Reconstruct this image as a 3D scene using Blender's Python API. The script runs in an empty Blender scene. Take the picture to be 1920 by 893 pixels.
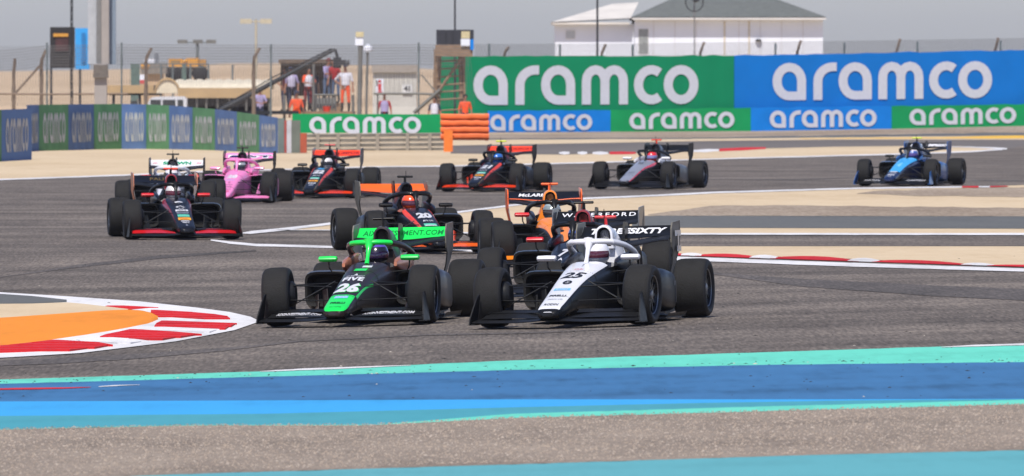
import bpy, bmesh, math, random
from mathutils import Vector, Matrix
from mathutils.bvhtree import BVHTree
rnd = random.Random(7)
R = math.radians
scene = bpy.context.scene
COL = scene.collection

# ------------------------------------------------------------------ camera
CAM_H, FOC, HORIZ = 2.6, 21333.0, 133.0        # metres, focal length in photo pixels, horizon row
PITCH = math.atan((446.5 - HORIZ) / FOC)
cam_d = bpy.data.cameras.new("camera"); cam = bpy.data.objects.new("camera", cam_d); COL.objects.link(cam)
cam.location = (0, 0, CAM_H); cam.rotation_euler = (math.pi / 2 - PITCH, 0, 0)
cam_d.sensor_width = 36; cam_d.lens = 36 * FOC / 1920
cam_d.clip_start = 1; cam_d.clip_end = 20000
cam_d.dof.use_dof = True; cam_d.dof.focus_distance = 124; cam_d.dof.aperture_fstop = 11.5
scene.camera = cam

# ------------------------------------------------------------------ sky, sun, exposure
SUN_EL, SUN_AZ = R(54), R(192)                 # azimuth clockwise from +Y: behind the camera, to the left
w = bpy.data.worlds.new("World"); scene.world = w; w.use_nodes = True
nt = w.node_tree
sky = nt.nodes.new("ShaderNodeTexSky"); sky.sky_type = 'NISHITA'; sky.sun_disc = False
sky.sun_elevation = SUN_EL; sky.sun_rotation = SUN_AZ
sky.altitude = 0; sky.air_density = .75; sky.dust_density = .8; sky.ozone_density = 2.5
bg = nt.nodes["Background"]; bg.inputs[1].default_value = 0.135
tint = nt.nodes.new("ShaderNodeMix"); tint.data_type = 'RGBA'; tint.blend_type = 'MULTIPLY'; tint.inputs[0].default_value = 1; tint.inputs[7].default_value = (1.0, .925, 1.02, 1)   # the dusty lilac of the whole sky
nt.links.new(sky.outputs[0], tint.inputs[6]); nt.links.new(tint.outputs[2], bg.inputs[0])
sd = bpy.data.lights.new("sun", 'SUN'); sun = bpy.data.objects.new("sun", sd); COL.objects.link(sun)
sd.energy = 4.7; sd.angle = R(0.5); sd.color = (1, .95, .87)
sdir = Vector((math.sin(SUN_AZ) * math.cos(SUN_EL), math.cos(SUN_AZ) * math.cos(SUN_EL), math.sin(SUN_EL)))
sun.rotation_euler = sdir.to_track_quat('Z', 'Y').to_euler()
scene.view_settings.view_transform = 'Standard'; scene.view_settings.look = 'None'
scene.view_settings.exposure = 0.0; scene.view_settings.gamma = 1.0
try:
    scene.cycles.max_bounces = 6; scene.cycles.volume_bounces = 0
    scene.cycles.use_denoising = True
except Exception: pass

# ------------------------------------------------------------------ helpers
def lin(r, g, b):
    f = lambda c: c / 12.92 if c <= .04045 else ((c + .055) / 1.055) ** 2.4
    return (f(r / 255), f(g / 255), f(b / 255))
_mats = {}
def mat(name, rgb, rough=.5, metal=0., coat=0., var=.12, scale=6., bump=0., bscale=None, spec=.5, stretch=(1, 1, 1), emis=0):
    """principled paint, cloth or stone with uneven colour and gloss from noise in object space"""
    if name in _mats: return _mats[name]
    m = bpy.data.materials.new(name); m.use_nodes = True; t = m.node_tree; N = t.nodes; L = t.links
    p = N["Principled BSDF"]
    p.inputs["Roughness"].default_value = rough; p.inputs["Metallic"].default_value = metal
    p.inputs["Coat Weight"].default_value = coat; p.inputs["Coat Roughness"].default_value = .08
    p.inputs["Specular IOR Level"].default_value = spec
    tc = N.new("ShaderNodeTexCoord"); mp = N.new("ShaderNodeMapping"); mp.inputs[3].default_value = stretch
    L.new(tc.outputs["Object"], mp.inputs[0])
    n = N.new("ShaderNodeTexNoise"); n.inputs["Scale"].default_value = scale; n.inputs["Detail"].default_value = 6
    L.new(mp.outputs[0], n.inputs["Vector"])
    cr = N.new("ShaderNodeValToRGB")
    lo = [max(0, c * (1 - var)) for c in rgb]; hi = [min(1, c * (1 + var)) for c in rgb]
    cr.color_ramp.elements[0].position = .3; cr.color_ramp.elements[1].position = .7
    cr.color_ramp.elements[0].color = (*lo, 1); cr.color_ramp.elements[1].color = (*hi, 1)
    L.new(n.outputs[0], cr.inputs[0]); L.new(cr.outputs[0], p.inputs["Base Color"])
    mr = N.new("ShaderNodeMapRange"); mr.inputs[3].default_value = max(.02, rough - .08); mr.inputs[4].default_value = min(1, rough + .1)
    L.new(n.outputs[0], mr.inputs[0]); L.new(mr.outputs[0], p.inputs["Roughness"])
    if bump:
        n2 = N.new("ShaderNodeTexNoise"); n2.inputs["Scale"].default_value = bscale or scale * 4; n2.inputs["Detail"].default_value = 4
        L.new(mp.outputs[0], n2.inputs["Vector"])
        b = N.new("ShaderNodeBump"); b.inputs["Strength"].default_value = bump; b.inputs["Distance"].default_value = .02
        L.new(n2.outputs[0], b.inputs["Height"]); L.new(b.outputs[0], p.inputs["Normal"])
    _mats[name] = m
    return m

def ground_mat(name, cols, scales, rough=.9, bump=.4, fine=(10, 1.2, 10), fine_amt=.5, streak=0.):
    """cols: dark, mid, light. Large patches, medium blotches and a fine grain drawn out along the road"""
    m = bpy.data.materials.new(name); m.use_nodes = True; t = m.node_tree; N = t.nodes; L = t.links
    p = N["Principled BSDF"]; p.inputs["Specular IOR Level"].default_value = .12
    p.inputs["Roughness"].default_value = rough
    g = N.new("ShaderNodeNewGeometry")
    def noise(sc, det, st):
        mp = N.new("ShaderNodeMapping"); mp.inputs[3].default_value = st
        L.new(g.outputs["Position"], mp.inputs[0])
        n = N.new("ShaderNodeTexNoise"); n.inputs["Scale"].default_value = sc; n.inputs["Detail"].default_value = det
        L.new(mp.outputs[0], n.inputs["Vector"]); return n.outputs[0]
    def math_(op, a, b):
        q = N.new("ShaderNodeMath"); q.operation = op
        for i, v in enumerate((a, b)):
            if isinstance(v, (int, float)): q.inputs[i].default_value = v
            else: L.new(v, q.inputs[i])
        return q.outputs[0]
    big = noise(scales[0], 3, (1, .35, 1) if not streak else (streak, 1.6, 1)); med = noise(scales[1], 5, (1, .25, 1)); fin = noise(1.0, 2, fine)
    v = math_('ADD', math_('ADD', math_('MULTIPLY', big, .62), -.085), math_('MULTIPLY', med, .55 - fine_amt * .4))
    v = math_('ADD', v, math_('MULTIPLY', math_('SUBTRACT', fin, .5), fine_amt))
    v = math_('ADD', v, fine_amt * .2)
    cr = N.new("ShaderNodeValToRGB"); e = cr.color_ramp.elements
    e[0].position = .25; e[0].color = (*cols[0], 1); e[1].position = .78; e[1].color = (*cols[2], 1)
    k = e.new(.5); k.color = (*cols[1], 1)
    L.new(v, cr.inputs[0]); L.new(cr.outputs[0], p.inputs["Base Color"])
    if bump:
        b = N.new("ShaderNodeBump"); b.inputs["Strength"].default_value = bump; b.inputs["Distance"].default_value = .01
        L.new(v, b.inputs["Height"]); L.new(b.outputs[0], p.inputs["Normal"])
    _mats[name] = m
    return m

class MB:
    """collects faces and links them as one mesh object"""
    def __init__(s): s.v = []; s.f = []; s.mi = []
    def add(s, vs, fs, mi=0):
        o = len(s.v); s.v += [tuple(v) for v in vs]; s.f += [tuple(i + o for i in f) for f in fs]; s.mi += [mi] * len(fs); return s
    def box(s, x0, x1, y0, y1, z0, z1, mi=0):
        v = [(x, y, z) for z in (z0, z1) for y in (y0, y1) for x in (x0, x1)]
        return s.add(v, [(0, 2, 3, 1), (4, 5, 7, 6), (0, 1, 5, 4), (2, 6, 7, 3), (0, 4, 6, 2), (1, 3, 7, 5)], mi)
    def loft(s, secs, mi=0, closed=True, cap0=True, cap1=True):
        n = len(secs[0]); v = [p for q in secs for p in q]; f = []
        for i in range(len(secs) - 1):
            for j in range(n if closed else n - 1):
                k = (j + 1) % n
                f.append((i * n + j, i * n + k, (i + 1) * n + k, (i + 1) * n + j))
        if cap0: f.append(tuple(range(n - 1, -1, -1)))
        if cap1: f.append(tuple(range((len(secs) - 1) * n, len(secs) * n)))
        return s.add(v, f, mi)
    def tube(s, pts, r, n=6, mi=0, flat=1., cap=True, up=(0, 0, 1)):
        pts = [Vector(p) for p in pts]; rr = r if isinstance(r, (list, tuple)) else [r] * len(pts)
        secs = []; last = None
        for i, p in enumerate(pts):
            d = (pts[min(i + 1, len(pts) - 1)] - pts[max(i - 1, 0)]).normalized()
            u = Vector(up)
            if abs(d.dot(u)) > .95: u = Vector((0, 1, 0)) if abs(d.y) < .9 else Vector((1, 0, 0))
            a = d.cross(u).normalized(); b = a.cross(d).normalized()
            if last is not None and a.dot(last) < 0: a = -a; b = -b
            last = a
            secs.append([p + a * rr[i] * math.cos(2 * math.pi * j / n) + b * rr[i] * flat * math.sin(2 * math.pi * j / n) for j in range(n)])
        return s.loft(secs, mi, True, cap, cap)
    def lathe(s, prof, axis='x', n=32, mi=0, c=(0, 0, 0), caps=False):
        secs = []
        for j in range(n):
            a = 2 * math.pi * j / n; q = []
            for (t, r) in prof:
                if axis == 'x': q.append((c[0] + t, c[1] + r * math.cos(a), c[2] + r * math.sin(a)))
                else: q.append((c[0] + r * math.cos(a), c[1] + r * math.sin(a), c[2] + t))
            secs.append(q)
        secs.append(secs[0]); m = len(prof); v = [p for q in secs[:-1] for p in q]; f = []
        for j in range(n):
            k = (j + 1) % n
            for i in range(m - 1): f.append((j * m + i, j * m + i + 1, k * m + i + 1, k * m + i))
        return s.add(v, f, mi)
    def plate(s, pts, offs, mi=0):
        """closed outline pts (3D) extruded by vector offs"""
        n = len(pts); o = Vector(offs); v = [Vector(p) for p in pts] + [Vector(p) + o for p in pts]
        f = [tuple(range(n - 1, -1, -1)), tuple(range(n, 2 * n))] + [(i, (i + 1) % n, n + (i + 1) % n, n + i) for i in range(n)]
        return s.add(v, f, mi)
    def mesh(s, name, smooth=40, recalc=True):
        me = bpy.data.meshes.new(name); me.from_pydata(s.v, [], s.f)
        me.polygons.foreach_set("material_index", s.mi)
        if recalc:
            b = bmesh.new(); b.from_mesh(me); bmesh.ops.recalc_face_normals(b, faces=b.faces); b.to_mesh(me); b.free()
        if smooth:
            me.polygons.foreach_set("use_smooth", [True] * len(me.polygons)); me.set_sharp_from_angle(angle=R(smooth))
        me.update(); return me
    def build(s, name, mats, parent=None, smooth=40, **kw):
        return link(name, s.mesh(name, smooth), mats, parent, **kw)

def link(name, me, mats, parent=None, loc=None, label=None, cat=None, group=None, kind=None, objmat=False):
    o = bpy.data.objects.new(name, me); COL.objects.link(o)
    mats = mats if isinstance(mats, (list, tuple)) else [mats]
    if objmat:
        while len(me.materials) < len(mats): me.materials.append(None)
        for i, m in enumerate(mats): o.material_slots[i].link = 'OBJECT'; o.material_slots[i].material = m
    else:
        if len(me.materials) == 0:
            for m in mats: me.materials.append(m)
    if parent: o.parent = parent
    if loc: o.location = loc
    return tag(o, label, cat, group, kind)
def tag(o, label=None, cat=None, group=None, kind=None):
    if label: o["label"] = label
    if cat: o["category"] = cat
    if group: o["group"] = group
    if kind: o["kind"] = kind
    return o
def empty(name, loc, label, cat, group=None):
    o = bpy.data.objects.new(name, None); COL.objects.link(o); o.location = loc; o.empty_display_size = .2
    return tag(o, label, cat, group)

# camber of the near road: the inside of the bend (left) lies lower
def camber(y):
    if y <= 126: return .024
    if y >= 166: return 0.
    t = (y - 126) / 40; return .024 * (1 - t * t * (3 - 2 * t))
def gz(x, y): return camber(y) * max(-15, min(15, x))
CP, SP = math.cos(PITCH), math.sin(PITCH)
def ray(px, py):
    a = (px - 960) / FOC; b = (446.5 - py) / FOC
    return Vector((a, CP + b * SP, -SP + b * CP))
def G(px, py, lift=0.):
    """the ground point seen at a photo pixel"""
    d = ray(px, py); t = 0; z = 0
    for _ in range(12):
        t = (z - CAM_H) / d.z; z = gz(d.x * t, d.y * t) + lift
    return Vector((d.x * t, d.y * t, z))
def W(px, py, d):
    """the point at distance d metres seen at a photo pixel"""
    r = ray(px, py); r = r * (d / r.y); return Vector((r.x, r.y, r.z + CAM_H))
def interp(pts, x):
    if x <= pts[0][0]: return pts[0][1]
    for (a, b), (c, d) in zip(pts, pts[1:]):
        if x <= c: return b + (d - b) * (x - a) / (c - a) if c > a else d
    return pts[-1][1]
def smooth_interp(pts, x):
    xs = [p[0] for p in pts]
    if x <= xs[0]: return pts[0][1]
    if x >= xs[-1]: return pts[-1][1]
    i = max(k for k in range(len(xs)) if xs[k] <= x); i = min(i, len(xs) - 2)
    def sl(k):
        if k == 0: return (pts[1][1] - pts[0][1]) / (xs[1] - xs[0])
        if k == len(xs) - 1: return (pts[-1][1] - pts[-2][1]) / (xs[-1] - xs[-2])
        return (pts[k + 1][1] - pts[k - 1][1]) / (xs[k + 1] - xs[k - 1])
    h = xs[i + 1] - xs[i]; t = (x - xs[i]) / h
    return ((2 * t**3 - 3 * t**2 + 1) * pts[i][1] + (t**3 - 2 * t**2 + t) * h * sl(i) + (-2 * t**3 + 3 * t**2) * pts[i + 1][1] + (t**3 - t**2) * h * sl(i + 1))
# ------------------------------------------------------------------ flat lettering
_txt = {}
def text2d(s, bold=0., shear=0., sp=1.):
    """(verts, tris) of a word, unit cap height, centred on x"""
    key = (s, bold, shear, sp)
    if key in _txt: return _txt[key]
    c = bpy.data.curves.new("word", 'FONT'); c.body = s; c.size = 1; c.offset = bold; c.shear = shear; c.space_character = sp
    c.resolution_u = 3; c.align_x = 'CENTER'
    o = bpy.data.objects.new("word", c); COL.objects.link(o)
    bpy.context.view_layer.update()
    me = bpy.data.meshes.new_from_object(o.evaluated_get(bpy.context.evaluated_depsgraph_get()))
    b = bmesh.new(); b.from_mesh(me); bmesh.ops.triangulate(b, faces=b.faces)
    v = [(p.co.x, p.co.y) for p in b.verts]; b.verts.index_update(); f = [tuple(q.index for q in fa.verts) for fa in b.faces]
    b.free(); bpy.data.objects.remove(o); bpy.data.curves.remove(c); bpy.data.meshes.remove(me)
    x0 = min(p[0] for p in v); x1 = max(p[0] for p in v); y0 = min(p[1] for p in v); y1 = max(p[1] for p in v)
    v = [((p[0] - (x0 + x1) / 2) / (y1 - y0), (p[1] - (y0 + y1) / 2) / (y1 - y0)) for p in v]
    _txt[key] = (v, f, (x1 - x0) / (y1 - y0)); return _txt[key]
def stroke(path, hw, closed=False):
    n = len(path); L_ = []; R_ = []
    for i in range(n):
        a = Vector(path[(i - 1) % n] if closed or i else path[0]); b = Vector(path[i]); c = Vector(path[(i + 1) % n] if closed or i < n - 1 else path[-1])
        d1 = (b - a).normalized() if (b - a).length > 1e-6 else (c - b).normalized(); d2 = (c - b).normalized() if (c - b).length > 1e-6 else d1
        n1 = Vector((-d1.y, d1.x)); n2 = Vector((-d2.y, d2.x)); m = (n1 + n2).normalized(); k = hw / max(.5, m.dot(n1))
        L_.append(b + m * k); R_.append(b - m * k)
    v = [tuple(p) for pr in zip(L_, R_) for p in pr]
    f = [(2 * i, 2 * i + 1, 2 * ((i + 1) % n) + 1, 2 * ((i + 1) % n)) for i in range(n if closed else n - 1)]
    return v, f
def arc(cx, cy, rx, ry, a0, a1, n=8): return [(cx + rx * math.cos(R(a0 + (a1 - a0) * i / n)), cy + ry * math.sin(R(a0 + (a1 - a0) * i / n))) for i in range(n + 1)]
def logo2d():
    """the six round letters of the banner word: x-height 1, total width 5.7; list of (verts, faces, layer)"""
    h = .115; out = []
    def a_(x, w_=.86):
        cx = x + w_ / 2; out.append((*stroke([(x + w_ - h, h), (x + w_ - h, .52)] + arc(cx, .52, w_ / 2 - h, .48 - h, 0, 180, 10)[1:] + arc(cx, .5, w_ / 2 - h, .5 - h, 180, 270, 6)[1:], h, True), 0))
    def r_(x): out.append((*stroke([(x + h, 0), (x + h, .5)] + arc(x + .5, .5, .5 - h, .5 - h, 180, 92, 8)[1:] + [(x + .60, 1 - h)], h), 0))
    a_(0); r_(1.05); a_(1.70)
    x = 2.73; q = (1.17 - 2 * h) / 2
    out.append((*stroke([(x + h, 0), (x + h, .6)] + arc(x + h + q / 2, .6, q / 2, .4 - h, 180, 0, 8)[1:] + [(x + h + q, 0)], h), 0))
    out.append((*stroke([(x + h + q, .62)] + arc(x + h + 1.5 * q, .6, q / 2, .4 - h, 180, 0, 8)[1:] + [(x + h + 2 * q, 0)], h), 1))
    out.append((*stroke(arc(4.05 + .45, .5, .45 - h, .5 - h, 52, 308, 16), h), 0))
    out.append((*stroke(arc(4.81 + .445, .5, .445 - h, .5 - h, 0, 360, 24)[:-1], h, True), 0))
    return out
LOGO = logo2d()
def logo_mesh(p0, ux, uz, nrm, wid, hei, mb=None):
    """word placed with its lower left corner at p0, along ux, up uz"""
    mb = mb or MB(); p0, ux, uz, nrm = Vector(p0), Vector(ux).normalized(), Vector(uz).normalized(), Vector(nrm).normalized()
    for v, f, ly in LOGO:
        mb.add([p0 + ux * (a / 5.7 * wid) + uz * (b * hei) + nrm * (.012 + .002 * ly) for a, b in v], f)
    return mb
# ------------------------------------------------------------------ ground, road, paint
SAND = ground_mat("sand", (lin(184, 163, 132), lin(199, 179, 149), lin(208, 190, 161)), (.15, 1.3), bump=.3, fine=(8, .8, 8), fine_amt=.25)
TARMAC = ground_mat("tarmac", (lin(70, 65, 61), lin(102, 95, 89), lin(140, 130, 120)), (.22, .9), rough=.85, bump=.5, fine=(30, 1.6, 30), fine_amt=.62, streak=.42)
TARMAC_FAR = ground_mat("tarmac_far", (lin(92, 88, 85), lin(106, 101, 98), lin(120, 114, 109)), (.06, .5), rough=.85, bump=.3, fine=(12, 1., 12), fine_amt=.4)
DARKTAR = ground_mat("dark_tarmac", (lin(84, 86, 87), lin(97, 99, 99), lin(108, 108, 107)), (.1, .8), bump=.3, fine=(10, 1, 10), fine_amt=.3)
STONE = ground_mat("grey_stone", (lin(122, 108, 93), lin(150, 136, 120), lin(176, 162, 146)), (.2, 2.), bump=.6, fine=(12, 1.0, 12), fine_amt=.6)
PEBBLE = ground_mat("pebble_bed", (lin(112, 102, 92), lin(138, 126, 114), lin(156, 143, 129)), (.9, 5.), bump=.6, fine=(30, 4.0, 30), fine_amt=.6)
def paint(name, rgb, var=.1, streak=0.):
    c = rgb; return ground_mat(name, tuple(tuple(k * s for k in c) for s in (1 - 2.2 * var, 1, 1 + var)), (.3, 1.5), rough=.7, bump=.12, fine=(9, .8, 9), fine_amt=.3, streak=streak)
P_WHITE = paint("white_paint", lin(214, 213, 214), .17); P_RED = paint("red_paint", lin(196, 40, 44), .14)
P_MINT = paint("mint_paint", lin(100, 200, 178), .12, .10); P_BLUE = paint("deep_blue_paint", lin(60, 108, 152), .19, .06)
P_SKY = paint("light_blue_paint", lin(60, 156, 216), .06, .05); P_TEAL = paint("teal_paint", lin(72, 150, 164), .06, .05)
P_TEAL2 = paint("pale_teal_paint", lin(92, 160, 168), .06, .05); P_ORANGE = paint("orange_paint", lin(224, 136, 42), .09)
P_YELLOW = paint("yellow_paint", lin(226, 180, 70), .1)

def sheet():
    xs = sorted(set([-700, -350, -150, -60, -30, -15, 15, 30, 60, 150, 350, 700])); ys = [-60, 0, 40, 60]
    y = 60
    while y < 180: y += 1; ys.append(y)
    ys += [220, 300, 420, 600, 900, 1400, 2200, 3000]
    mb = MB(); v = [(x, y, gz(x, y)) for y in ys for x in xs]; n = len(xs)
    mb.add(v, [(j * n + i, j * n + i + 1, (j + 1) * n + i + 1, (j + 1) * n + i) for j in range(len(ys) - 1) for i in range(n - 1)])
    mb.build("ground", SAND, kind='structure', smooth=0)
sheet()
def band(name, top, bot, m, level, step=30, kind='structure', thick=None, parent=None, rag=0.):
    """a painted or paved sheet between an upper and a lower edge; level counts 4 mm layers"""
    def ext(p):   # bands that leave the frame run on well beyond it
        p = list(p)
        if p[0][0] <= -60: p = [(-1500, p[0][1])] + p
        if p[-1][0] >= 1990: p = p + [(3400, p[-1][1])]
        return p
    top, bot = ext(top), ext(bot)
    x0 = max(top[0][0], bot[0][0]); x1 = min(top[-1][0], bot[-1][0])
    xs = sorted(set([x0, x1] + [p[0] for p in top + bot if x0 < p[0] < x1] + [x0 + k * step for k in range(1, int((x1 - x0) / step) + 1)]))
    cols = []; nrow = 1
    for x in xs:
        a = G(x, max(interp(top, x), interp(bot, x)) + (rnd.uniform(-rag, rag) if rag else 0), .004 * level); b = G(x, min(interp(top, x), interp(bot, x)) + (rnd.uniform(-rag, rag) if rag else 0), .004 * level); cols.append((a, b))
        if a.y < 170: nrow = max(nrow, min(90, int((min(b.y, 170) - a.y) / .9) + 1))
    mb = MB(); v = []
    for a, b in cols:
        for k in range(nrow + 1):
            t = k / nrow; p = a.lerp(b, t); v.append((p.x, p.y, gz(p.x, p.y) + .004 * level))
    r = nrow + 1
    mb.add(v, [(i * r + k, (i + 1) * r + k, (i + 1) * r + k + 1, i * r + k + 1) for i in range(len(cols) - 1) for k in range(nrow)])
    me = mb.mesh(name, 0, recalc=False)
    return link(name, me, m, parent, kind=kind if not parent else None)
def line(name, pts, th, m, level, **k):
    """a painted line: th = thickness in rows, constant or per point"""
    th = th if isinstance(th, (list, tuple)) else [th] * len(pts)
    return band(name, [(x, y - t / 2) for (x, y), t in zip(pts, th)], [(x, y + t / 2) for (x, y), t in zip(pts, th)], m, level, rag=.25, **k)
FAR = [(-60, 339), (0, 337), (230, 329), (380, 322), (560, 317), (711, 313), (820, 312), (1080, 306), (1387, 297), (1656, 290), (1860, 283), (1888, 279), (1990, 262)]
MINT_T = [(-60, 714), (0, 712), (480, 697), (960, 676), (1450, 660), (1760, 650), (1990, 643)]
MINT_B = [(-60, 723), (0, 720), (480, 707), (960, 694), (1450, 684), (1920, 679), (1990, 678)]
BLUE_B = [(-60, 754), (0, 753), (960, 749), (1500, 749), (1920, 748), (1990, 748)]
SKY_B = [(-60, 781), (0, 780), (500, 776), (960, 764), (1300, 756), (1600, 751), (1920, 748.6), (1990, 748.2)]
TEAL_B = [(-60, 807), (0, 805), (350, 797), (700, 796.5), (960, 776), (1400, 763), (1920, 749.5), (1990, 748.4)]
LIME_B = [(-60, 807.5), (0, 805.5), (350, 798), (690, 797.5), (960, 784), (1440, 771), (1920, 758), (1990, 756)]
PEB_B = [(-60, 905), (0, 902), (350, 889), (960, 871), (1500, 854), (1920, 844), (1990, 842)]
band("track", FAR, [(-60, 960), (1990, 960)], TARMAC, 2)
band("service_road", [(845, 273), (1320, 264.5), (1560, 262), (1800, 262), (1990, 262)], [(845, 288), (1050, 290), (1330, 284), (1440, 278), (1700, 275), (1880, 280), (1990, 284)], TARMAC_FAR, 1)
band("run_off_strip", MINT_T, MINT_B, P_MINT, 3, rag=.3)
band("run_off_strip", MINT_B, BLUE_B, P_BLUE, 3)
band("run_off_strip", BLUE_B, SKY_B, P_SKY, 3)
band("run_off_strip", SKY_B, TEAL_B, P_TEAL, 3)
band("run_off_strip", TEAL_B, LIME_B, P_MINT, 3, rag=.3)
band("stone_bed", LIME_B, PEB_B, PEBBLE, 3)
band("run_off_strip", PEB_B, [(-60, 960), (1990, 960)], P_TEAL2, 3, rag=.8)
line("edge_line", [(488, 696.5), (560, 693), (640, 690), (770, 685)], [1, 3, 3, 1], P_WHITE, 4)
line("edge_line", [(1765, 651), (1830, 648), (1920, 645.5), (1990, 644)], [1, 3, 3.5, 3], P_WHITE, 4)
line("paint_scrape", [(-60, 731), (0, 729.5), (100, 728), (170, 726)], [1.5, 3, 3, .6], P_RED, 4)
line("paint_scrape", [(185, 725), (215, 723), (262, 721.5)], [.5, 1.4, .5], P_WHITE, 4)
# infield sand between the two legs of the hairpin
NEAR = [(545, 431), (615, 421.5), (640, 418), (850, 400), (960, 386), (1100, 373), (1200, 369), (1339, 362), (1605, 354), (1804, 351), (1990, 345)]
INF_B = [(545, 431.6), (615, 431), (900, 436), (1290, 438), (1990, 438.5)]
band("infield_sand", NEAR, INF_B, SAND, 3)
line("edge_line", [(455, 437), (470, 436), (545, 428.5), (615, 420), (640, 416.5), (850, 399), (960, 385), (1100, 372), (1200, 368), (1339, 361), (1605, 353.3), (1804, 350.5)], [2, 5.5, 5, 4.5, 4, 3.5, 3, 3, 3, 3, 2.6, 2.4], P_WHITE, 5)
line("edge_line", [(520, 431), (615, 431.6), (900, 437), (1290, 438.6), (1990, 439)], [1, 1.6, 2.5, 3.2, 4], P_WHITE, 5)
band("stone_strip", [(1215, 402), (1260, 396), (1331, 386.5), (1400, 385), (1575, 386), (1920, 390), (1990, 391)], [(1215, 403), (1260, 404.5), (1990, 406)], STONE, 4, rag=.8)
band("cross_road", [(1185, 405), (1260, 404.5), (1990, 406)], [(1185, 424), (1230, 427), (1575, 428), (1990, 429)], DARKTAR, 4)
band("stone_strip", [(1607, 362), (1650, 358), (1804, 353), (1990, 350)], [(1607, 363), (1700, 367), (1990, 370)], STONE, 4, rag=.8)
S2_T = [(850, 463), (1000, 463), (1290, 462), (1990, 462)]
KERB_T = [(850, 463.4), (900, 466), (1264, 476), (1575, 484.5), (1920, 500), (1990, 503)]
KERB_B = [(850, 465.2), (900, 469), (1264, 481), (1575, 491.5), (1920, 503), (1990, 505.5)]
band("verge_sand", S2_T, KERB_T, SAND, 3)
line("edge_line", [(395, 450), (430, 455), (480, 459.5), (620, 463), (860, 468.5), (1290, 485.5), (1335, 487), (1600, 496.5), (1920, 506.5), (1990, 508.5)], [2, 4.5, 4.5, 4, 4.5, 7, 7, 7, 6, 6], P_WHITE, 4)
# exit kerb: saw-tooth blocks that rise towards the sand
def kerb_block(x0, x1, m, parent, name):
    mb = MB(); n = 6; v = []
    for i in range(n + 1):
        x = x0 + (x1 - x0) * i / n; t = i / n
        yt, yb = interp(KERB_T, x), interp(KERB_B, x)
        prof = math.sin(math.pi * min(1, max(0, t))) ** .8
        a = G(x, yb); b = G(x, yb + (yt - yb) * (.20 + .62 * prof))
        h = .018 + .012 * prof
        v += [(a.x, a.y, a.z + .016), (a.x, a.y, a.z + .02), (b.x, b.y, b.z + h), (b.x, b.y, b.z - .01)]
    f = []
    for i in range(n):
        for k in range(3): f.append((i * 4 + k, (i + 1) * 4 + k, (i + 1) * 4 + k + 1, i * 4 + k + 1))
    f += [(0, 1, 2, 3), (n * 4, n * 4 + 3, n * 4 + 2, n * 4 + 1)]
    mb.add(v, f); mb.build(name, m, parent, smooth=0)
ek = bpy.data.objects.new("exit_kerb", None); COL.objects.link(ek); tag(ek, kind='structure')
xx = 858; red = True
while xx < 1985:
    L_ = interp([(858, 40), (1264, 100), (1500, 175), (1990, 200)], xx) * (.95 if red else .22)
    kerb_block(xx - (8 if red else 14), xx + L_ + (8 if red else 14), P_RED if red else P_WHITE, ek, "kerb_block"); xx += L_; red = not red
# kerb on the far leg
line("kerb_strip", [(1804, 350.5), (1835, 350.3)], [2.6, 2.8], P_RED, 6); line("kerb_strip", [(1835.2, 350.3), (1856, 350.1)], 2.4, P_WHITE, 6)
line("kerb_strip", [(1856.2, 350.1), (1890, 349.4)], [2.2, 1.2], P_RED, 6)
# sand island between service road and far leg
band("sand_island", [(845, 288.5), (1050, 290.5), (1330, 284), (1440, 278.5), (1560, 275.5), (1700, 274), (1800, 274.5), (1888, 279)], [(845, 311.5), (1080, 305.5), (1387, 296.5), (1656, 289.5), (1860, 282.5), (1888, 279.4)], SAND, 3)
line("edge_line", [(-60, 339), (0, 336.8), (230, 328.6), (380, 321.8), (560, 317), (711, 312.8), (820, 311.8), (1080, 305.8), (1387, 296.8), (1656, 289.8), (1820, 284.5), (1880, 280)], [2.6, 2.6, 2.4, 2.2, 1.6, 1.8, 2, 2, 2, 2.2, 2.4, 2.6], P_WHITE, 4)
line("edge_line", [(1740, 275), (1820, 276), (1870, 278), (1888, 279.4)], [.8, 1.6, 2.4, 2.6], P_WHITE, 5)
for a, b, m_ in ((1048, 1068, P_WHITE), (1083, 1101, P_WHITE), (1111, 1140, P_WHITE), (1143, 1192, P_RED), (1300, 1348, P_WHITE), (1349, 1436, P_RED)):
    y0 = interp([(1040, 287), (1140, 287), (1192, 287), (1300, 283.5), (1440, 277.5)], a); y1 = interp([(1040, 287), (1140, 287), (1192, 287), (1300, 283.5), (1440, 277.5)], b)
    line("kerb_strip", [(a, y0), ((a + b) / 2, (y0 + y1) / 2), (b, y1)], [3, 6, 3] if m_ is P_WHITE else [5, 5.5, 3], m_, 4)
band("stone_strip", [(905, 252), (1300, 248), (1672, 243), (1990, 238)], [(905, 260), (1300, 257.5), (1672, 252), (1990, 247)], STONE, 1, rag=.5)
band("cross_road", [(905, 260.2), (1300, 257.8), (1672, 252.2), (1990, 247.2)], [(905, 262), (1300, 260.5), (1672, 256.5), (1990, 253)], DARKTAR, 1, rag=.3)
line("edge_line", [(1500, 260), (1780, 258.5), (1860, 257.5), (1990, 256)], [.6, 2, 5, 6.5], P_YELLOW, 1)
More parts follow.
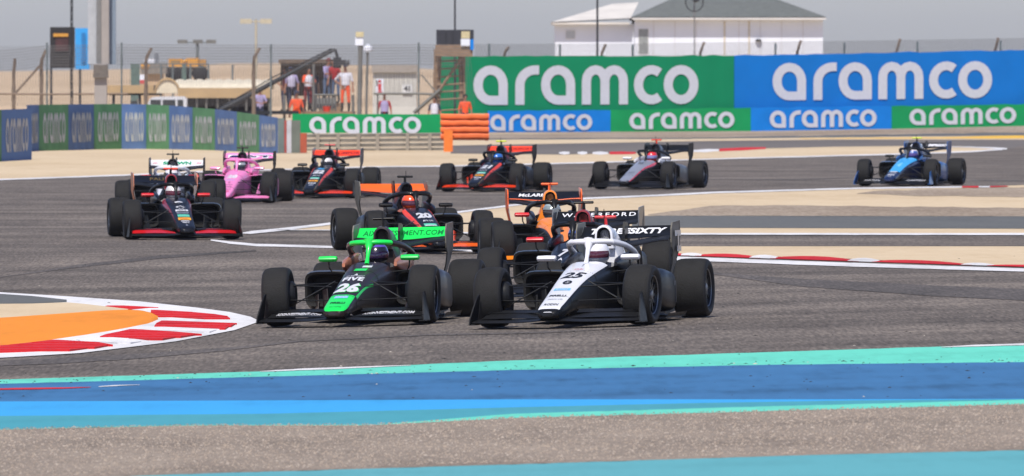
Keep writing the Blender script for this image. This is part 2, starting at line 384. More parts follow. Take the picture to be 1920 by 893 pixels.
# rubber left by tyres: long dark arcs on the near leg and the far leg
RUBBER = ground_mat("rubbered_tarmac", (lin(64, 61, 58), lin(88, 83, 80), lin(118, 111, 106)), (.1, .9), rough=.8, bump=.4, fine=(26, 1.6, 26), fine_amt=.6)
line("tyre_mark", [(-60, 684), (120, 676), (260, 668), (420, 655), (560, 640)], [9, 11, 9, 6, 2], RUBBER, 3)
line("tyre_mark", [(560, 640), (800, 628), (1000, 624), (1250, 612)], [1, 2.5, 2.5, 1], RUBBER, 3)
line("tyre_mark", [(1330, 512), (1500, 530), (1750, 545), (1990, 556)], [3, 14, 20, 22], RUBBER, 3)
line("tyre_mark", [(0, 520), (140, 500), (300, 482), (480, 470)], [1, 5, 6, 2], RUBBER, 3)
line("tyre_mark", [(1300, 336), (1500, 337), (1600, 333)], [1, 2, 1], RUBBER, 3); line("tyre_mark", [(1822, 338), (1900, 339), (1990, 339)], [1.5, 2, 2], RUBBER, 3)

# apex kerb: white surround, ribbed red and white blocks, orange ramp, sand
KT = [(-60, 546), (0, 548), (130, 556), (260, 565), (370, 577), (430, 585), (470, 594), (486, 602)]
KB = [(-60, 676), (0, 671), (150, 662), (250, 650), (330, 640), (440, 619), (475, 607), (486, 602.4)]
band("apex_kerb_base", KT, KB, P_WHITE, 4, step=12)
band("infield_tarmac", [(-60, 549), (0, 551), (60, 555), (125, 562)], [(-60, 569.5), (0, 569.5), (60, 569), (125, 566)], DARKTAR, 5, step=12)
band("infield_sand", [(-60, 569.8), (0, 569.8), (60, 569.3), (125, 567), (160, 570), (240, 579.5)], [(-60, 600), (0, 597), (120, 589), (200, 583.5), (240, 581)], SAND, 6, step=12)
OT = [(-60, 601), (0, 597), (120, 589), (200, 583.6), (240, 582.6), (265, 585), (287, 592), (296, 601)]
OB = [(-60, 658), (0, 652), (29, 650), (65, 646), (104, 640), (156, 632.5), (200, 625.5), (240, 618), (280, 609.5), (296, 602)]
# orange ramp has a real rise of a few centimetres
def ramp():
    mb = MB(); xs = [-1500 + 60 * k for k in range(24)] + [-60 + 8 * k for k in range(45)]; xs = [x for x in xs if x < 296] + [296]; v = []; K = 7
    for x in xs:
        a = G(x, interp(OB, x)); b = G(x, interp(OT, x))
        for k in range(K + 1):
            t = k / K; p = a.lerp(b, t); h = .028 + .022 * math.sin(math.pi * min(1, t * 1.0)) ** .7
            if k in (0, K): h = .012
            v.append((p.x, p.y, gz(p.x, p.y) + h))
    r = K + 1; mb.add(v, [(i * r + k, (i + 1) * r + k, (i + 1) * r + k + 1, i * r + k + 1) for i in range(len(xs) - 1) for k in range(K)])
    mb.build("orange_ramp", P_ORANGE, kind='structure', smooth=60)
ramp()
ak = bpy.data.objects.new("apex_kerb", None); COL.objects.link(ak); tag(ak, kind='structure')
def tooth(poly, m, lift, step=4.2):
    """one kerb block of stepped ribs: each rib is highest at its near edge, where it drops to the next"""
    y1 = max(p[1] for p in poly); y0 = min(p[1] for p in poly); n = max(1, round((y1 - y0) / step)); mb = MB()
    def span(y):
        xs = []
        for (a, b), (c, d) in zip(poly, poly[1:] + poly[:1]):
            if (b - y) * (d - y) <= 0 and abs(b - d) > 1e-6: xs.append(a + (c - a) * (y - b) / (d - b))
        return (min(xs), max(xs)) if xs else None
    for k in range(n):
        yb, yt = y1 - (y1 - y0) * k / n - .02, y1 - (y1 - y0) * (k + 1) / n + .02
        A, B = span(yb if k else yb - .4), span(yt if k < n - 1 else yt + .4)
        if not A or not B: continue
        h = lift + .020
        p = [G(A[0] + rnd.uniform(-2, 1), yb, h), G(A[1] + rnd.uniform(-1, 2), yb, h), G(B[1], yt, h - .010), G(B[0], yt, h - .010)]
        mb.add([tuple(q) for q in p] + [(q.x, q.y, gz(q.x, q.y) + .012) for q in p], [(0, 1, 2, 3), (0, 4, 5, 1), (1, 5, 6, 2), (2, 6, 7, 3), (3, 7, 4, 0)])
    if mb.f: mb.build("kerb_block", m, ak, smooth=0)
tooth([(190, 577), (205, 572), (248, 573.5), (250, 574), (353, 579), (345, 580), (240, 578), (235, 580.5)], P_RED, .004)
tooth([(279, 583), (284, 581), (330, 583), (385, 586.5), (420, 591), (438, 596), (400, 596.5), (330, 594.5), (297, 593)], P_RED, .012)
tooth([(285, 610.5), (300, 602), (305, 601), (360, 604), (430, 607), (446, 605), (420, 615.5), (350, 613)], P_RED, .014)
tooth([(180, 630), (205, 625), (210, 625), (225, 621), (230, 621), (245, 617), (310, 620), (378, 626), (300, 635), (230, 633.5)], P_RED, .016)
tooth([(-60, 652), (0, 648), (30, 645), (65, 641), (101, 637), (160, 640.5), (232, 643.5), (150, 654.5), (80, 657.5), (0, 657), (-60, 660)], P_RED, .016)
tooth([(258, 617), (275, 612), (345, 614.5), (412, 616.5), (390, 622), (320, 618.5)], P_WHITE, .010)
tooth([(130, 636), (160, 631), (178, 630.5), (225, 634), (296, 636), (240, 642.5), (170, 641)], P_WHITE, .010)

# loose stones over the grey bed in front
def stones():
    mb = MB(); oct_ = [(1, 0, 0), (-1, 0, 0), (0, 1, 0), (0, -1, 0), (0, 0, 1)]
    fc = [(0, 2, 4), (2, 1, 4), (1, 3, 4), (3, 0, 4)]; V = []; F = []; MI = []
    for i in range(22000):
        px = rnd.uniform(-30, 1950); t = rnd.random(); yt = interp(LIME_B, px); yb = min(900, interp(PEB_B, px))
        a = G(px, yb - .8); b = G(px, yt + .5); p = a.lerp(b, t)
        s = rnd.choice((.004, .005, .006, .007, .009)) * rnd.uniform(.8, 1.3); o = len(V); z = gz(p.x, p.y) + .012
        an = rnd.uniform(0, 6.28); ca, sa = math.cos(an), math.sin(an); hx = s * rnd.uniform(.8, 1.5); hy = s * rnd.uniform(.8, 1.5); hz = s * rnd.uniform(.6, 1.1)
        for (x, y, q) in oct_: V.append((p.x + ca * x * hx - sa * y * hy, p.y + sa * x * hx + ca * y * hy, z + q * hz))
        F += [tuple(o + k for k in f) for f in fc]; MI += [rnd.choice((0, 0, 0, 1, 1, 2))] * 4
    mb.v, mb.f, mb.mi = V, F, MI
    me = mb.mesh("stones", 0, recalc=False)
    link("stones", me, [mat("stone_tan", lin(150, 136, 122), .9, var=.2, scale=3), mat("stone_grey", lin(120, 112, 104), .9, var=.2, scale=3), mat("stone_pale", lin(164, 152, 140), .9, var=.15, scale=3)], kind='stuff')
stones()
# crumbs of rubber and grit thrown off the line
def crumbs():
    V = []; F = []; MI = []; oct_ = [(1, 0, 0), (-1, 0, 0), (0, 1, 0), (0, -1, 0), (0, 0, 1)]; fc = [(0, 2, 4), (2, 1, 4), (1, 3, 4), (3, 0, 4)]
    for i in range(420):
        px = rnd.uniform(-30, 1950); k = rnd.random()
        if k < .35: py = interp(MINT_B, px) + rnd.gauss(0, 3)
        elif k < .6: py = rnd.uniform(interp(MINT_T, px), interp(BLUE_B, px))
        elif k < .8: py = rnd.uniform(610, interp(MINT_T, px))
        else: py = rnd.uniform(480, 640)
        p = G(px, py); s = rnd.uniform(.004, .011) * (1.5 if rnd.random() < .1 else 1); o = len(V); a = rnd.uniform(0, 6.28); e = rnd.uniform(1, 3)
        for (x, y, q) in oct_: V.append((p.x + s * (e * x * math.cos(a) - y * math.sin(a)), p.y + s * (e * x * math.sin(a) + y * math.cos(a)), p.z + .012 + q * s * .7))
        F += [tuple(o + j for j in f) for f in fc]; MI += [0 if rnd.random() < .93 else 1] * 4
    mb = MB(); mb.v, mb.f, mb.mi = V, F, MI
    link("rubber_crumbs", mb.mesh("rubber_crumbs", 0, recalc=False), [mat("crumb_rubber", lin(40, 40, 42), .9), mat("crumb_grit", lin(180, 172, 160), .9)], kind='stuff')
crumbs()
# low desert rise behind the circuit
def hills():
    mb = MB(); sil = [(-400, 138), (0, 136), (250, 131), (350, 122), (450, 118), (600, 118), (760, 124), (850, 132), (1200, 138), (2400, 138)]
    ys = [600, 680, 760, 860, 960, 1080, 1200, 1350, 1500, 1700, 2000, 2400, 2950]; n = 90; v = []
    import mathutils.noise as mn
    for y in ys:
        for i in range(n + 1):
            px = -5500 + 13000 * i / n; x = (px - 960) * 1500 / FOC * (y / 1500) * 1.0
            top = CAM_H - (interp(sil, px) - HORIZ) * 1500 / FOC
            t = min(1, max(0, (y - 600) / 900)); t = t * t * (3 - 2 * t)
            z = top * t + .25 * mn.noise(Vector((x * .03, y * .012, 0))) * t - .03 * (1 - t)
            v.append((max(-690, min(690, x)), y, z))
    r = n + 1
    mb.add(v, [(j * r + i, j * r + i + 1, (j + 1) * r + i + 1, (j + 1) * r + i) for j in range(len(ys) - 1) for i in range(n)])
    mb.build("desert_hills", ground_mat("desert", (lin(170, 146, 118), lin(192, 168, 138), lin(206, 184, 156)), (.02, .3), bump=.3, fine=(1.2, .1, 1.2), fine_amt=.3), kind='structure', smooth=60)
hills()
# ------------------------------------------------------------------ racing cars (local axes: +Y nose, +X driver's right, origin between the axles)
def car_paint(name, rgb, rough=.22, metal=0., coat=.7, var=.1): return mat("paint_" + name, rgb, rough, metal, coat, var, 3.)
BLACK = mat("paint_black", lin(14, 15, 17), .42, 0, .10, .1, 3., spec=.3); CARBON = mat("carbon", lin(21, 22, 24), .5, 0, .05, .25, 18., spec=.3)
NAVY = mat("paint_navy_black", lin(14, 17, 25), .38, 0, .15, .1, 3., spec=.35); DARKHOLE = mat("dark_intake", lin(9, 9, 10), .8)
WHITEP = car_paint("white", lin(226, 227, 232), .3, 0, .5, .05); GREENP = car_paint("vivid_green", lin(22, 222, 84), .35, 0, .4, .06)
COPPER = car_paint("copper", lin(212, 138, 106), .35, .5, .4); BROWNP = car_paint("dark_brown", lin(40, 31, 31), .42, .1, .2)
ORANGEP = car_paint("orange", lin(242, 100, 28), .34, 0, .4, .06); REDOR = car_paint("red_orange", lin(236, 66, 28), .34, 0, .4, .06)
REDP = car_paint("red", lin(206, 26, 34), .34, 0, .4, .06); DKRED = car_paint("dark_red", lin(132, 22, 30), .34, 0, .4)
PINKP = car_paint("pink", lin(243, 138, 196), .36, 0, .4, .06); SILVERP = car_paint("silver", lin(160, 164, 176), .34, .35, .5, .08)
SKYP = car_paint("light_blue", lin(60, 168, 232), .34, 0, .4, .06); BLUEP = car_paint("blue", lin(26, 84, 148), .32, 0, .5, .1)
PAPAYA = car_paint("papaya", lin(248, 138, 34), .34, 0, .4, .06); YELLOWP = car_paint("fluor_yellow", lin(212, 228, 30), .5, 0, .1, .05)
GOLDP = car_paint("gold", lin(168, 140, 76), .4, .4, .3); STEEL = mat("steel", lin(136, 138, 142), .35, .8, 0, .15, 12.)
GREYP = car_paint("mid_grey", lin(92, 94, 98), .4, .2, .3); TEALP = car_paint("sticker_teal", lin(92, 190, 164), .5, 0, .1)
AMBER = car_paint("sticker_amber", lin(232, 166, 36), .5, 0, .1); PALEBLUE = car_paint("sticker_blue", lin(112, 186, 228), .5, 0, .1)
TITAN = mat("worn_endplate", lin(100, 97, 89), .6, .2, .2, .3, 5.)
TREAD = mat("tyre_tread", lin(31, 31, 31), .8, 0, 0, .22, 9., .25, 60, spec=.3); WALL = mat("tyre_wall", lin(26, 26, 27), .62, 0, 0, .2, 6., spec=.4)
RIM = mat("rim_black", lin(24, 25, 27), .35, .4, .2, .2, 8.)

BODY = [(2.46, .06, .120, .160), (2.43, .100, .105, .185), (2.36, .122, .095, .213), (2.2, .135, .105, .252), (2.0, .142, .125, .300), (1.6, .156, .150, .400),
        (1.2, .178, .140, .492), (.8, .212, .095, .566), (.48, .245, .060, .614), (.36, .252, .05, .628), (0, .265, .04, .645), (-.5, .272, .04, .675), (-.75, .265, .04, .64), (-1.2, .23, .04, .5), (-1.7, .16, .06, .38), (-2.0, .09, .12, .30)]
BROW = list(reversed(BODY))
def body_at(y): return [smooth_interp([(r[0], r[k]) for r in BROW], y) for k in (1, 2, 3)]
def body_pt(y, s, side=1, off=0.):
    w_, zb, zt = body_at(y); a = R(-90 + 180 * s); e = 2 / 3.6
    ca, sa = max(0, math.cos(a)), math.sin(a); zc = (zb + zt) / 2; h = (zt - zb) / 2
    x = w_ * ca ** e; z = zc + h * math.copysign(abs(sa) ** e, sa)
    nx, nz = ca ** (2 - e) / w_, math.copysign(abs(sa) ** (2 - e), sa) / h; l = math.hypot(nx, nz) or 1
    return Vector((side * (x + off * nx / l), y, z + off * nz / l))
def yz(z):   # the y where the top of the nose has height z
    lo, hi = .4, 2.42
    for _ in range(30):
        m_ = (lo + hi) / 2
        if body_at(m_)[2] > z: lo = m_
        else: hi = m_
    return lo
NS = 18
def chassis_builder():
    mb = MB(); ys = [2.46, 2.45, 2.43, 2.40, 2.36, 2.3, 2.2]; y = 2.1
    while y > .4: ys.append(round(y, 3)); y -= .1
    ys += [.372, .362, .2, 0, -.2, -.4, -.522, -.532, -.7, -.9, -1.1, -1.3, -1.5, -1.7, -1.85, -2.0]
    secs = []
    for y in ys:
        cock = -.527 < y < .367; half = []
        for i in range(NS + 1):
            s = i / NS; p = body_pt(y, s)
            if cock and s > .5 and p.x < .205: p.z = .22; p.x = min(p.x, .2)
            half.append(p)
        secs.append(half + [Vector((-p.x, p.y, p.z)) for p in half[-2:0:-1]])
    mb.loft(secs); return mb
CHASSIS = chassis_builder().mesh("chassis", 38)
def bvh_of(me): return BVHTree.FromPolygons([v.co[:] for v in me.vertices], [p.vertices[:] for p in me.polygons])
BV = bvh_of(CHASSIS)

def cover_builder():
    mb = MB(); rows = [(-.50, .20, .058, .955), (-.62, .225, .062, .965), (-.9, .235, .056, .925), (-1.2, .215, .04, .80), (-1.6, .14, .024, .60), (-1.95, .07, .015, .40)]
    secs = []
    for k in range(16):
        y = -.50 - 1.45 * k / 15; rr = list(reversed(rows)); wb, wt, zt = [smooth_interp([(r[0], r[j]) for r in rr], y) for j in (1, 2, 3)]
        zz = lambda q: .30 + (zt - .30) * q
        half = [(wb, zz(0)), (wb, zz(.22)), (wb * .86, zz(.40)), ((wb * .4 + wt * .6), zz(.62)), (wt * 1.22, zz(.80)), (wt * 1.06, zz(.92)), (wt * .62, zz(.985)), (0, zz(1))]
        secs.append([(a, y, b) for a, b in half] + [(-a, y, b) for a, b in half[-2::-1]])
    mb.loft(secs); return mb
COVER = cover_builder().mesh("engine_cover", 40)
def airbox_builder():
    def loop(hw, z0, z1, y, n=9):
        r = hw; return [(hw * 1.12, y, z0)] + [(r * math.cos(R(180 * i / n)) , y, z1 - r + r * math.sin(R(180 * i / n))) for i in range(n + 1)] + [(-hw * 1.12, y, z0)]
    mb = MB(); o = [loop(.088, .745, .978, -.56), loop(.096, .74, .99, -.50), loop(.090, .745, .984, -.435), loop(.070, .768, .964, -.43)]
    mb.loft(o, 0, True, False, False); mb.loft([loop(.070, .768, .964, -.43), loop(.05, .78, .94, -.50)], 1, True, False, True); return mb
def halo_builder():
    mb = MB(); half = [(0, .325, .832), (.075, .318, .833), (.145, .28, .83), (.205, .20, .822), (.252, .08, .806), (.288, -.08, .783), (.308, -.25, .748), (.315, -.40, .71), (.31, -.52, .655)]
    mid = half[:4]; mb.tube([(-a, b, c) for a, b, c in mid[:0:-1]] + mid, .035, 12, 0, .8)
    for s in (1, -1): mb.tube([(s * a, b, c) for a, b, c in half[3:]], [.0345, .032, .030, .032, .036, .042], 10, 1)
    mb.tube([(0, .305, .832), (0, .33, .80), (0, .36, .76), (0, .44, .67), (0, .50, .605)], [.075, .046, .027, .020, .026], 12, 0, 1., up=(1, 0, 0)); return mb
def tcam_builder():
    mb = MB(); mb.tube([(0, -.56, .94), (0, -.55, 1.0), (0, -.55, 1.055)], [.028, .02, .018], 8, 1)
    mb.tube([(-.115, -.55, 1.066), (-.108, -.55, 1.066), (.108, -.55, 1.066), (.115, -.55, 1.066)], [.010, .022, .022, .010], 10, 0, .75); return mb
def antenna_builder(): return MB().tube([(0, -.47, .97), (0, -.48, 1.15)], .004, 4)
def mirror_builder(s):
    mb = MB(); secs = []
    for x, k in ((-.10, .55), (-.088, .95), (0, 1.05), (.088, .95), (.10, .55)):
        secs.append([(s * .435 + x, .36 + .045 * k * math.cos(a), .668 + .031 * k * math.sin(a)) for a in [2 * math.pi * j / 10 for j in range(10)]])
    mb.loft(secs); return mb
def mirror_stalk_builder(s): return MB().tube([(s * .43, .36, .645), (s * .425, .36, .58), (s * .40, .34, .535), (s * .24, .3, .52)], .009, 6)
def pod_builder(s):
    mb = MB(); rows = [(.20, .245, .72, .17, .535), (.12, .24, .735, .15, .546), (-.1, .24, .74, .11, .540), (-.6, .24, .71, .085, .49), (-1.0, .2, .54, .075, .40), (-1.4, .12, .32, .07, .32), (-1.65, .08, .19, .08, .27)]
    def sec(y, xi, xo, zb, zt, inset=0., n=20):
        e = 2 / 5.; cx, cz = (xi + xo) / 2, (zb + zt) / 2; rx, rz = (xo - xi) / 2 - inset, (zt - zb) / 2 - inset; q = []
        for j in range(n):
            a = 2 * math.pi * (j + .5) / n; c, d = math.cos(a), math.sin(a)
            q.append((s * (cx + rx * math.copysign(abs(c) ** e, c)), y, cz + rz * math.copysign(abs(d) ** e, d)))
        return q
    S = []
    for k in range(16):
        y = .20 - 1.85 * k / 15; S.append(sec(y, *[smooth_interp([(r[0], r[j]) for r in reversed(rows)], y) for j in (1, 2, 3, 4)]))
    mb.loft(S, 0, True, False, True)
    mb.loft([S[0], sec(.19, .245, .72, .17, .535, .024), sec(.0, .245, .69, .20, .51, .03)], 1, True, False, True); return mb
def floor_builder():
    half = [(.17, .62), (.40, .42), (.62, .16), (.72, .02), (.72, -1.02), (.60, -1.12), (.44, -1.2), (.42, -1.72)]
    pts = [(x, y, .028) for x, y in half] + [(-x, y, .028) for x, y in half[::-1]]
    mb = MB().plate(pts, (0, 0, .016))
    for s in (1, -1):
        mb.plate([(s * .72, .0, .045), (s * .72, -1.0, .045), (s * .735, -1.0, .075), (s * .735, -.05, .075)], (s * .006, 0, .004), 0)
        mb.plate([(s * .42, -1.45, .04), (s * .42, -1.95, .06), (s * .42, -1.95, .24), (s * .42, -1.6, .2)], (s * .008, 0, 0), 0)
    mb.add([(.42, -1.72, .044), (-.42, -1.72, .044), (-.42, -2.0, .2), (.42, -2.0, .2)], [(0, 1, 2, 3)], 0)
    return mb
def vane_builder(s):
    mb = MB()
    mb.plate([(s * .38, .62, .05), (s * .50, .30, .05), (s * .52, .22, .34), (s * .44, .40, .36)], (s * .008, .004, 0))
    mb.plate([(s * .55, .34, .05), (s * .62, .12, .05), (s * .63, .08, .28), (s * .57, .22, .30)], (s * .008, .004, 0)); return mb
def surround_builder(s):
    mb = MB(); S = []
    for y, k, zt in ((.34, .35, .64), (.22, .8, .675), (0, 1, .70), (-.25, 1.05, .725), (-.5, 1.0, .735), (-.62, .6, .70)):
        pw = lambda c: math.copysign(abs(c) ** .5, c)
        S.append([(s * (.275 + .046 * k * pw(math.cos(a))), y, .60 + (zt - .62) * pw(math.sin(a))) for a in [2 * math.pi * j / 12 for j in range(12)]])
    mb.loft(S); return mb
def fw_y(x): return 2.40 - .34 * (abs(x) / .9) ** 1.6
def foil(xs, yf, ch, zf, th, up, mi=0, mb=None):
    mb = mb or MB(); S = []
    for x in xs:
        y0, c, z0, u = yf(x), ch(x), zf(x), up(x); q = []
        for t, k in ((0, 0), (.08, .6), (.3, 1), (.65, .7), (1, .1), (.65, -.15), (.3, -.35), (.08, -.4)): q.append((x, y0 - c * t, z0 + u * t * t + th * k))
        S.append(q)
    mb.loft(S, mi); return mb
def lerp_n(a, b, n): return [a + (b - a) * i / n for i in range(n + 1)]
def fw_main(): return foil(lerp_n(-.862, .862, 24), fw_y, lambda x: .36 - .06 * abs(x), lambda x: .062 + .022 * math.exp(-(x / .22) ** 2), .014, lambda x: .03)
def fw_flap(s): return foil([s * q for q in lerp_n(.155, .80, 10)], lambda x: fw_y(x) - .22, lambda x: .26, lambda x: .095 + .008 * math.sin(abs(x) * 4), .008, lambda x: .058 * min(1, (abs(x) - .08) * 4) * min(1.0, (.98 - abs(x)) * 4))
def fw_flap2(s): return foil([s * q for q in lerp_n(.19, .83, 8)], lambda x: fw_y(x) - .43, lambda x: .15, lambda x: .15, .006, lambda x: .025)
def fw_end(s):
    mb = MB(); o = [(2.13, .045), (2.12, .11), (2.04, .19), (1.96, .27), (1.89, .325), (1.79, .345), (1.775, .30), (1.775, .045)]
    S = [[(s * (.872 - .045 * (z / .335) ** 1.3 + d), y, z) for y, z in o] for d in (0, .012)]
    mb.loft(S); mb.box(min(s * .82, s * .885), max(s * .82, s * .885), 1.80, 2.1, .04, .052); return mb
def fw_pylon(s): return MB().plate([(s * .085, 2.36, .085), (s * .085, 2.05, .10), (s * .085, 2.05, .16), (s * .085, 2.34, .14)], (s * .012, 0, 0))
def rw_dip(x): return .03 * math.cos(min(1, abs(x) / .49) * math.pi)
def rw_main(): return foil(lerp_n(-.488, .488, 16), lambda x: -1.36, lambda x: .30, lambda x: .775 - rw_dip(x), .02, lambda x: .055)
def rw_flap(): return foil(lerp_n(-.486, .486, 16), lambda x: -1.62, lambda x: .20, lambda x: .838 - .45 * rw_dip(x), .012, lambda x: .112 + .45 * rw_dip(x))
def rw_end(s):
    o = [(-1.46, .78), (-1.47, .92), (-1.53, .985), (-1.92, 1.0), (-1.93, .86), (-1.89, .72), (-1.82, .58), (-1.78, .34), (-1.70, .34), (-1.64, .56), (-1.57, .68), (-1.48, .73)]
    fx = lambda z: .492 - .10 * max(0, (.72 - z) / .38) ** 1.3
    return MB().loft([[(s * (fx(z) + d), y, z) for y, z in o] for d in (0, .014)])
def rw_pylon(): return MB().plate([(-.012, -1.58, .30), (-.012, -1.44, .60), (-.012, -1.46, .92), (-.012, -1.52, 1.0), (-.012, -1.64, .99), (-.012, -1.66, .90), (-.012, -1.56, .80), (-.012, -1.60, .55), (-.012, -1.74, .30)], (.024, 0, 0))
def gearbox(): 
    mb = MB(); S = []
    for y, a, z0, z1 in ((-1.3, .15, .08, .40), (-1.7, .12, .10, .36), (-2.0, .08, .16, .33), (-2.15, .05, .2, .3)):
        S.append([(a, y, z0), (a, y, z1 - .04), (a * .6, y, z1), (-a * .6, y, z1), (-a, y, z1 - .04), (-a, y, z0)])
    mb.loft(S); return mb
def tyre_builder(wd, r=.305):
    h = wd / 2; prof = [(-h + .03, .195), (-h + .008, .225), (-h, .25), (-h + .004, .272), (-h + .022, .291), (-h + .055, .3015), (-h * .4, r), (h * .4, r), (h - .055, .3015), (h - .022, .291), (h - .004, .272), (h, .25), (h - .008, .225), (h - .03, .195)]
    mb = MB(); mb.lathe(prof, 'x', 44)
    mb.mi = [1 if i % 13 in (0, 1, 2, 3, 9, 10, 11, 12) else 0 for i in range(len(mb.f))]; return mb
def rim_builder(wd, s):
    h = wd / 2; mb = MB(); o = s   # outer face on side s
    mb.lathe([(-h + .03, .197), (-h + .05, .185), (-h + .06, .175), (h - .06, .175), (h - .05, .185), (h - .03, .197)], 'x', 28)
    mb.lathe([(o * (h - .028), .199), (o * (h - .022), .194), (o * (h - .03), .186)], 'x', 28, 1)
    mb.lathe([(-o * .02, .175), (-o * .02, .0)], 'x', 20)
    for k in range(10):
        a = 2 * math.pi * k / 10; ca, sa = math.cos(a), math.sin(a)
        P = lambda x, r_, t: (x, r_ * ca - t * sa, r_ * sa + t * ca)
        x0, x1 = o * (h - .075), o * (h - .045)
        v = [P(x1, .04, -.018), P(x1, .04, .018), P(x1 , .182, .012), P(x1, .182, -.012), P(x0, .04, -.018), P(x0, .04, .018), P(x0, .182, .012), P(x0, .182, -.012)]
        mb.add(v, [(0, 1, 2, 3), (7, 6, 5, 4), (0, 4, 5, 1), (1, 5, 6, 2), (2, 6, 7, 3), (3, 7, 4, 0)])
    mb.lathe([(o * (h - .05), .05), (o * (h - .035), .045), (o * (h - .03), .0)], 'x', 12, 1); return mb
FW_W, RW_W, FX, RX = .285, .35, .765, .728
ARMS_F = [((.17, 1.62, .40), (.66, 1.47, .42)), ((.20, 1.12, .43), (.66, 1.41, .42)), ((.14, 1.66, .17), (.66, 1.47, .17)), ((.16, 1.10, .15), (.66, 1.42, .17)), ((.19, 1.30, .45), (.66, 1.45, .19)), ((.16, 1.70, .26), (.66, 1.55, .27))]
ARMS_R = [((.12, -1.20, .36), (.60, -1.42, .42)), ((.10, -1.62, .36), (.60, -1.46, .42)), ((.12, -1.10, .12), (.60, -1.42, .17)), ((.09, -1.66, .13), (.60, -1.46, .17)), ((.11, -1.30, .40), (.60, -1.44, .20))]
_shared = {}
def shared(key, fn, smooth=40):
    if key not in _shared: _shared[key] = fn().mesh(key, smooth)
    return _shared[key]
def surface_mesh(v2, f2, fn, maxlen=.03):
    """flat lettering wrapped on a surface: fn maps (u, v) to a 3D point or None"""
    b = bmesh.new(); vs = [b.verts.new((x, y, 0)) for x, y in v2]
    for f in f2:
        try: b.faces.new([vs[i] for i in f])
        except ValueError: pass
    for _ in range(3):
        es = [e for e in b.edges if e.calc_length() > maxlen]
        if not es: break
        bmesh.ops.subdivide_edges(b, edges=es, cuts=1)
    bmesh.ops.triangulate(b, faces=b.faces); bad = []
    for v in b.verts:
        p = fn(v.co.x, v.co.y)
        if p is None: bad.append(v)
        else: v.co = p
    bmesh.ops.delete(b, geom=bad, context='VERTS')
    mb = MB(); b.verts.index_update(); mb.v = [tuple(v.co) for v in b.verts]; mb.f = [tuple(q.index for q in f.verts) for f in b.faces]; mb.mi = [0] * len(mb.f); b.free()
    return mb
def on_top(bv, off=.004):
    def fn(x, y):
        h = bv.ray_cast(Vector((x, y, 3)), Vector((0, 0, -1)))
        if h[0] is None: return None
        n = h[1] if h[1].z > 0 else -h[1]
        return h[0] + n * off
    return fn
def nose_text(s, z, wid, dz, m, parent, x=0., off=.005, bold=.0, shear=0., name="lettering", sp=1.):
    """word across the nose top, centred where the nose is z high, dz tall as seen from the front"""
    v, f, asp = text2d(s, bold, shear, sp); y0, y1 = yz(z - dz / 2), yz(z + dz / 2); fn = on_top(BV, off)
    v2 = [(x - p[0] / asp * wid, (y0 + y1) / 2 - p[1] * (y0 - y1)) for p in v]
    mb = surface_mesh(v2, f, fn); return mb.build(name, m, parent, smooth=0)
def nose_bar(z, wid, dz, m, parent, x=0., off=.0035, name="sticker", taper=1.):
    y0, y1 = yz(z - dz / 2), yz(z + dz / 2); n = 8; v = []; f = []
    for j in range(5):
        for i in range(n + 1):
            k = 1 + (taper - 1) * (1 - j / 4)
            v.append((x + (i / n - .5) * wid * k, y0 + (y1 - y0) * j / 4))
    f = [(j * (n + 1) + i, j * (n + 1) + i + 1, (j + 1) * (n + 1) + i + 1, (j + 1) * (n + 1) + i) for j in range(4) for i in range(n)]
    return surface_mesh(v, f, on_top(BV, off), 9).build(name, m, parent, smooth=0)
def stripe(rows, m, parent, sides=(1, -1), off=.0025, name="livery_stripe", n=8, steps=28):
    """colour field on the body between two contour fractions s along y; rows: (y, s0, s1)"""
    rr = sorted(rows); y0, y1 = rr[0][0], rr[-1][0]
    for sd_ in sides:
        mb = MB(); v = []
        for k in range(steps + 1):
            y = y0 + (y1 - y0) * k / steps; a, b = smooth_interp([(r[0], r[1]) for r in rr], y), smooth_interp([(r[0], r[2]) for r in rr], y)
            for i in range(n + 1): v.append(body_pt(y, min(1, max(0, a + (b - a) * i / n)), sd_, off))
        q = n + 1; mb.add(v, [(k * q + i, k * q + i + 1, (k + 1) * q + i + 1, (k + 1) * q + i) for k in range(steps) for i in range(n)])
        mb.build(name, m, parent, smooth=60)
def wing_text(s, m, parent, x, wid, hei, kind='rear', bold=0., shear=0., name="lettering", v0=.5, sp=1.):
    """word on the forward face of the rear flap, or on the front flap"""
    v, f, asp = text2d(s, bold, shear, sp)
    if kind == 'rear':
        bv = _shared.setdefault('bv_rw', bvh_of(shared('wing_flap', rw_flap))); zc = .895 + (v0 - .5) * .1
        def fn(a, b):
            h = bv.ray_cast(Vector((a, 0, b)), Vector((0, -1, 0)))
            return None if h[0] is None else h[0] + Vector((0, .006, .001))
        v2 = [(x - p[0] / asp * wid, zc + p[1] * hei) for p in v]
    else:
        sgn = 1 if x > 0 else -1; bv = _shared.setdefault('bv_fw%d' % sgn, bvh_of(shared('front_flap%d' % sgn, lambda: fw_flap(sgn)))); fn = on_top(bv, .004)
        yc = fw_y(x) - .36
        v2 = [(x - p[0] / asp * wid, yc - p[1] * hei + (fw_y(x - p[0] / asp * wid) - fw_y(x))) for p in v]
    return surface_mesh(v2, f, fn).build(name, m, parent, smooth=0)

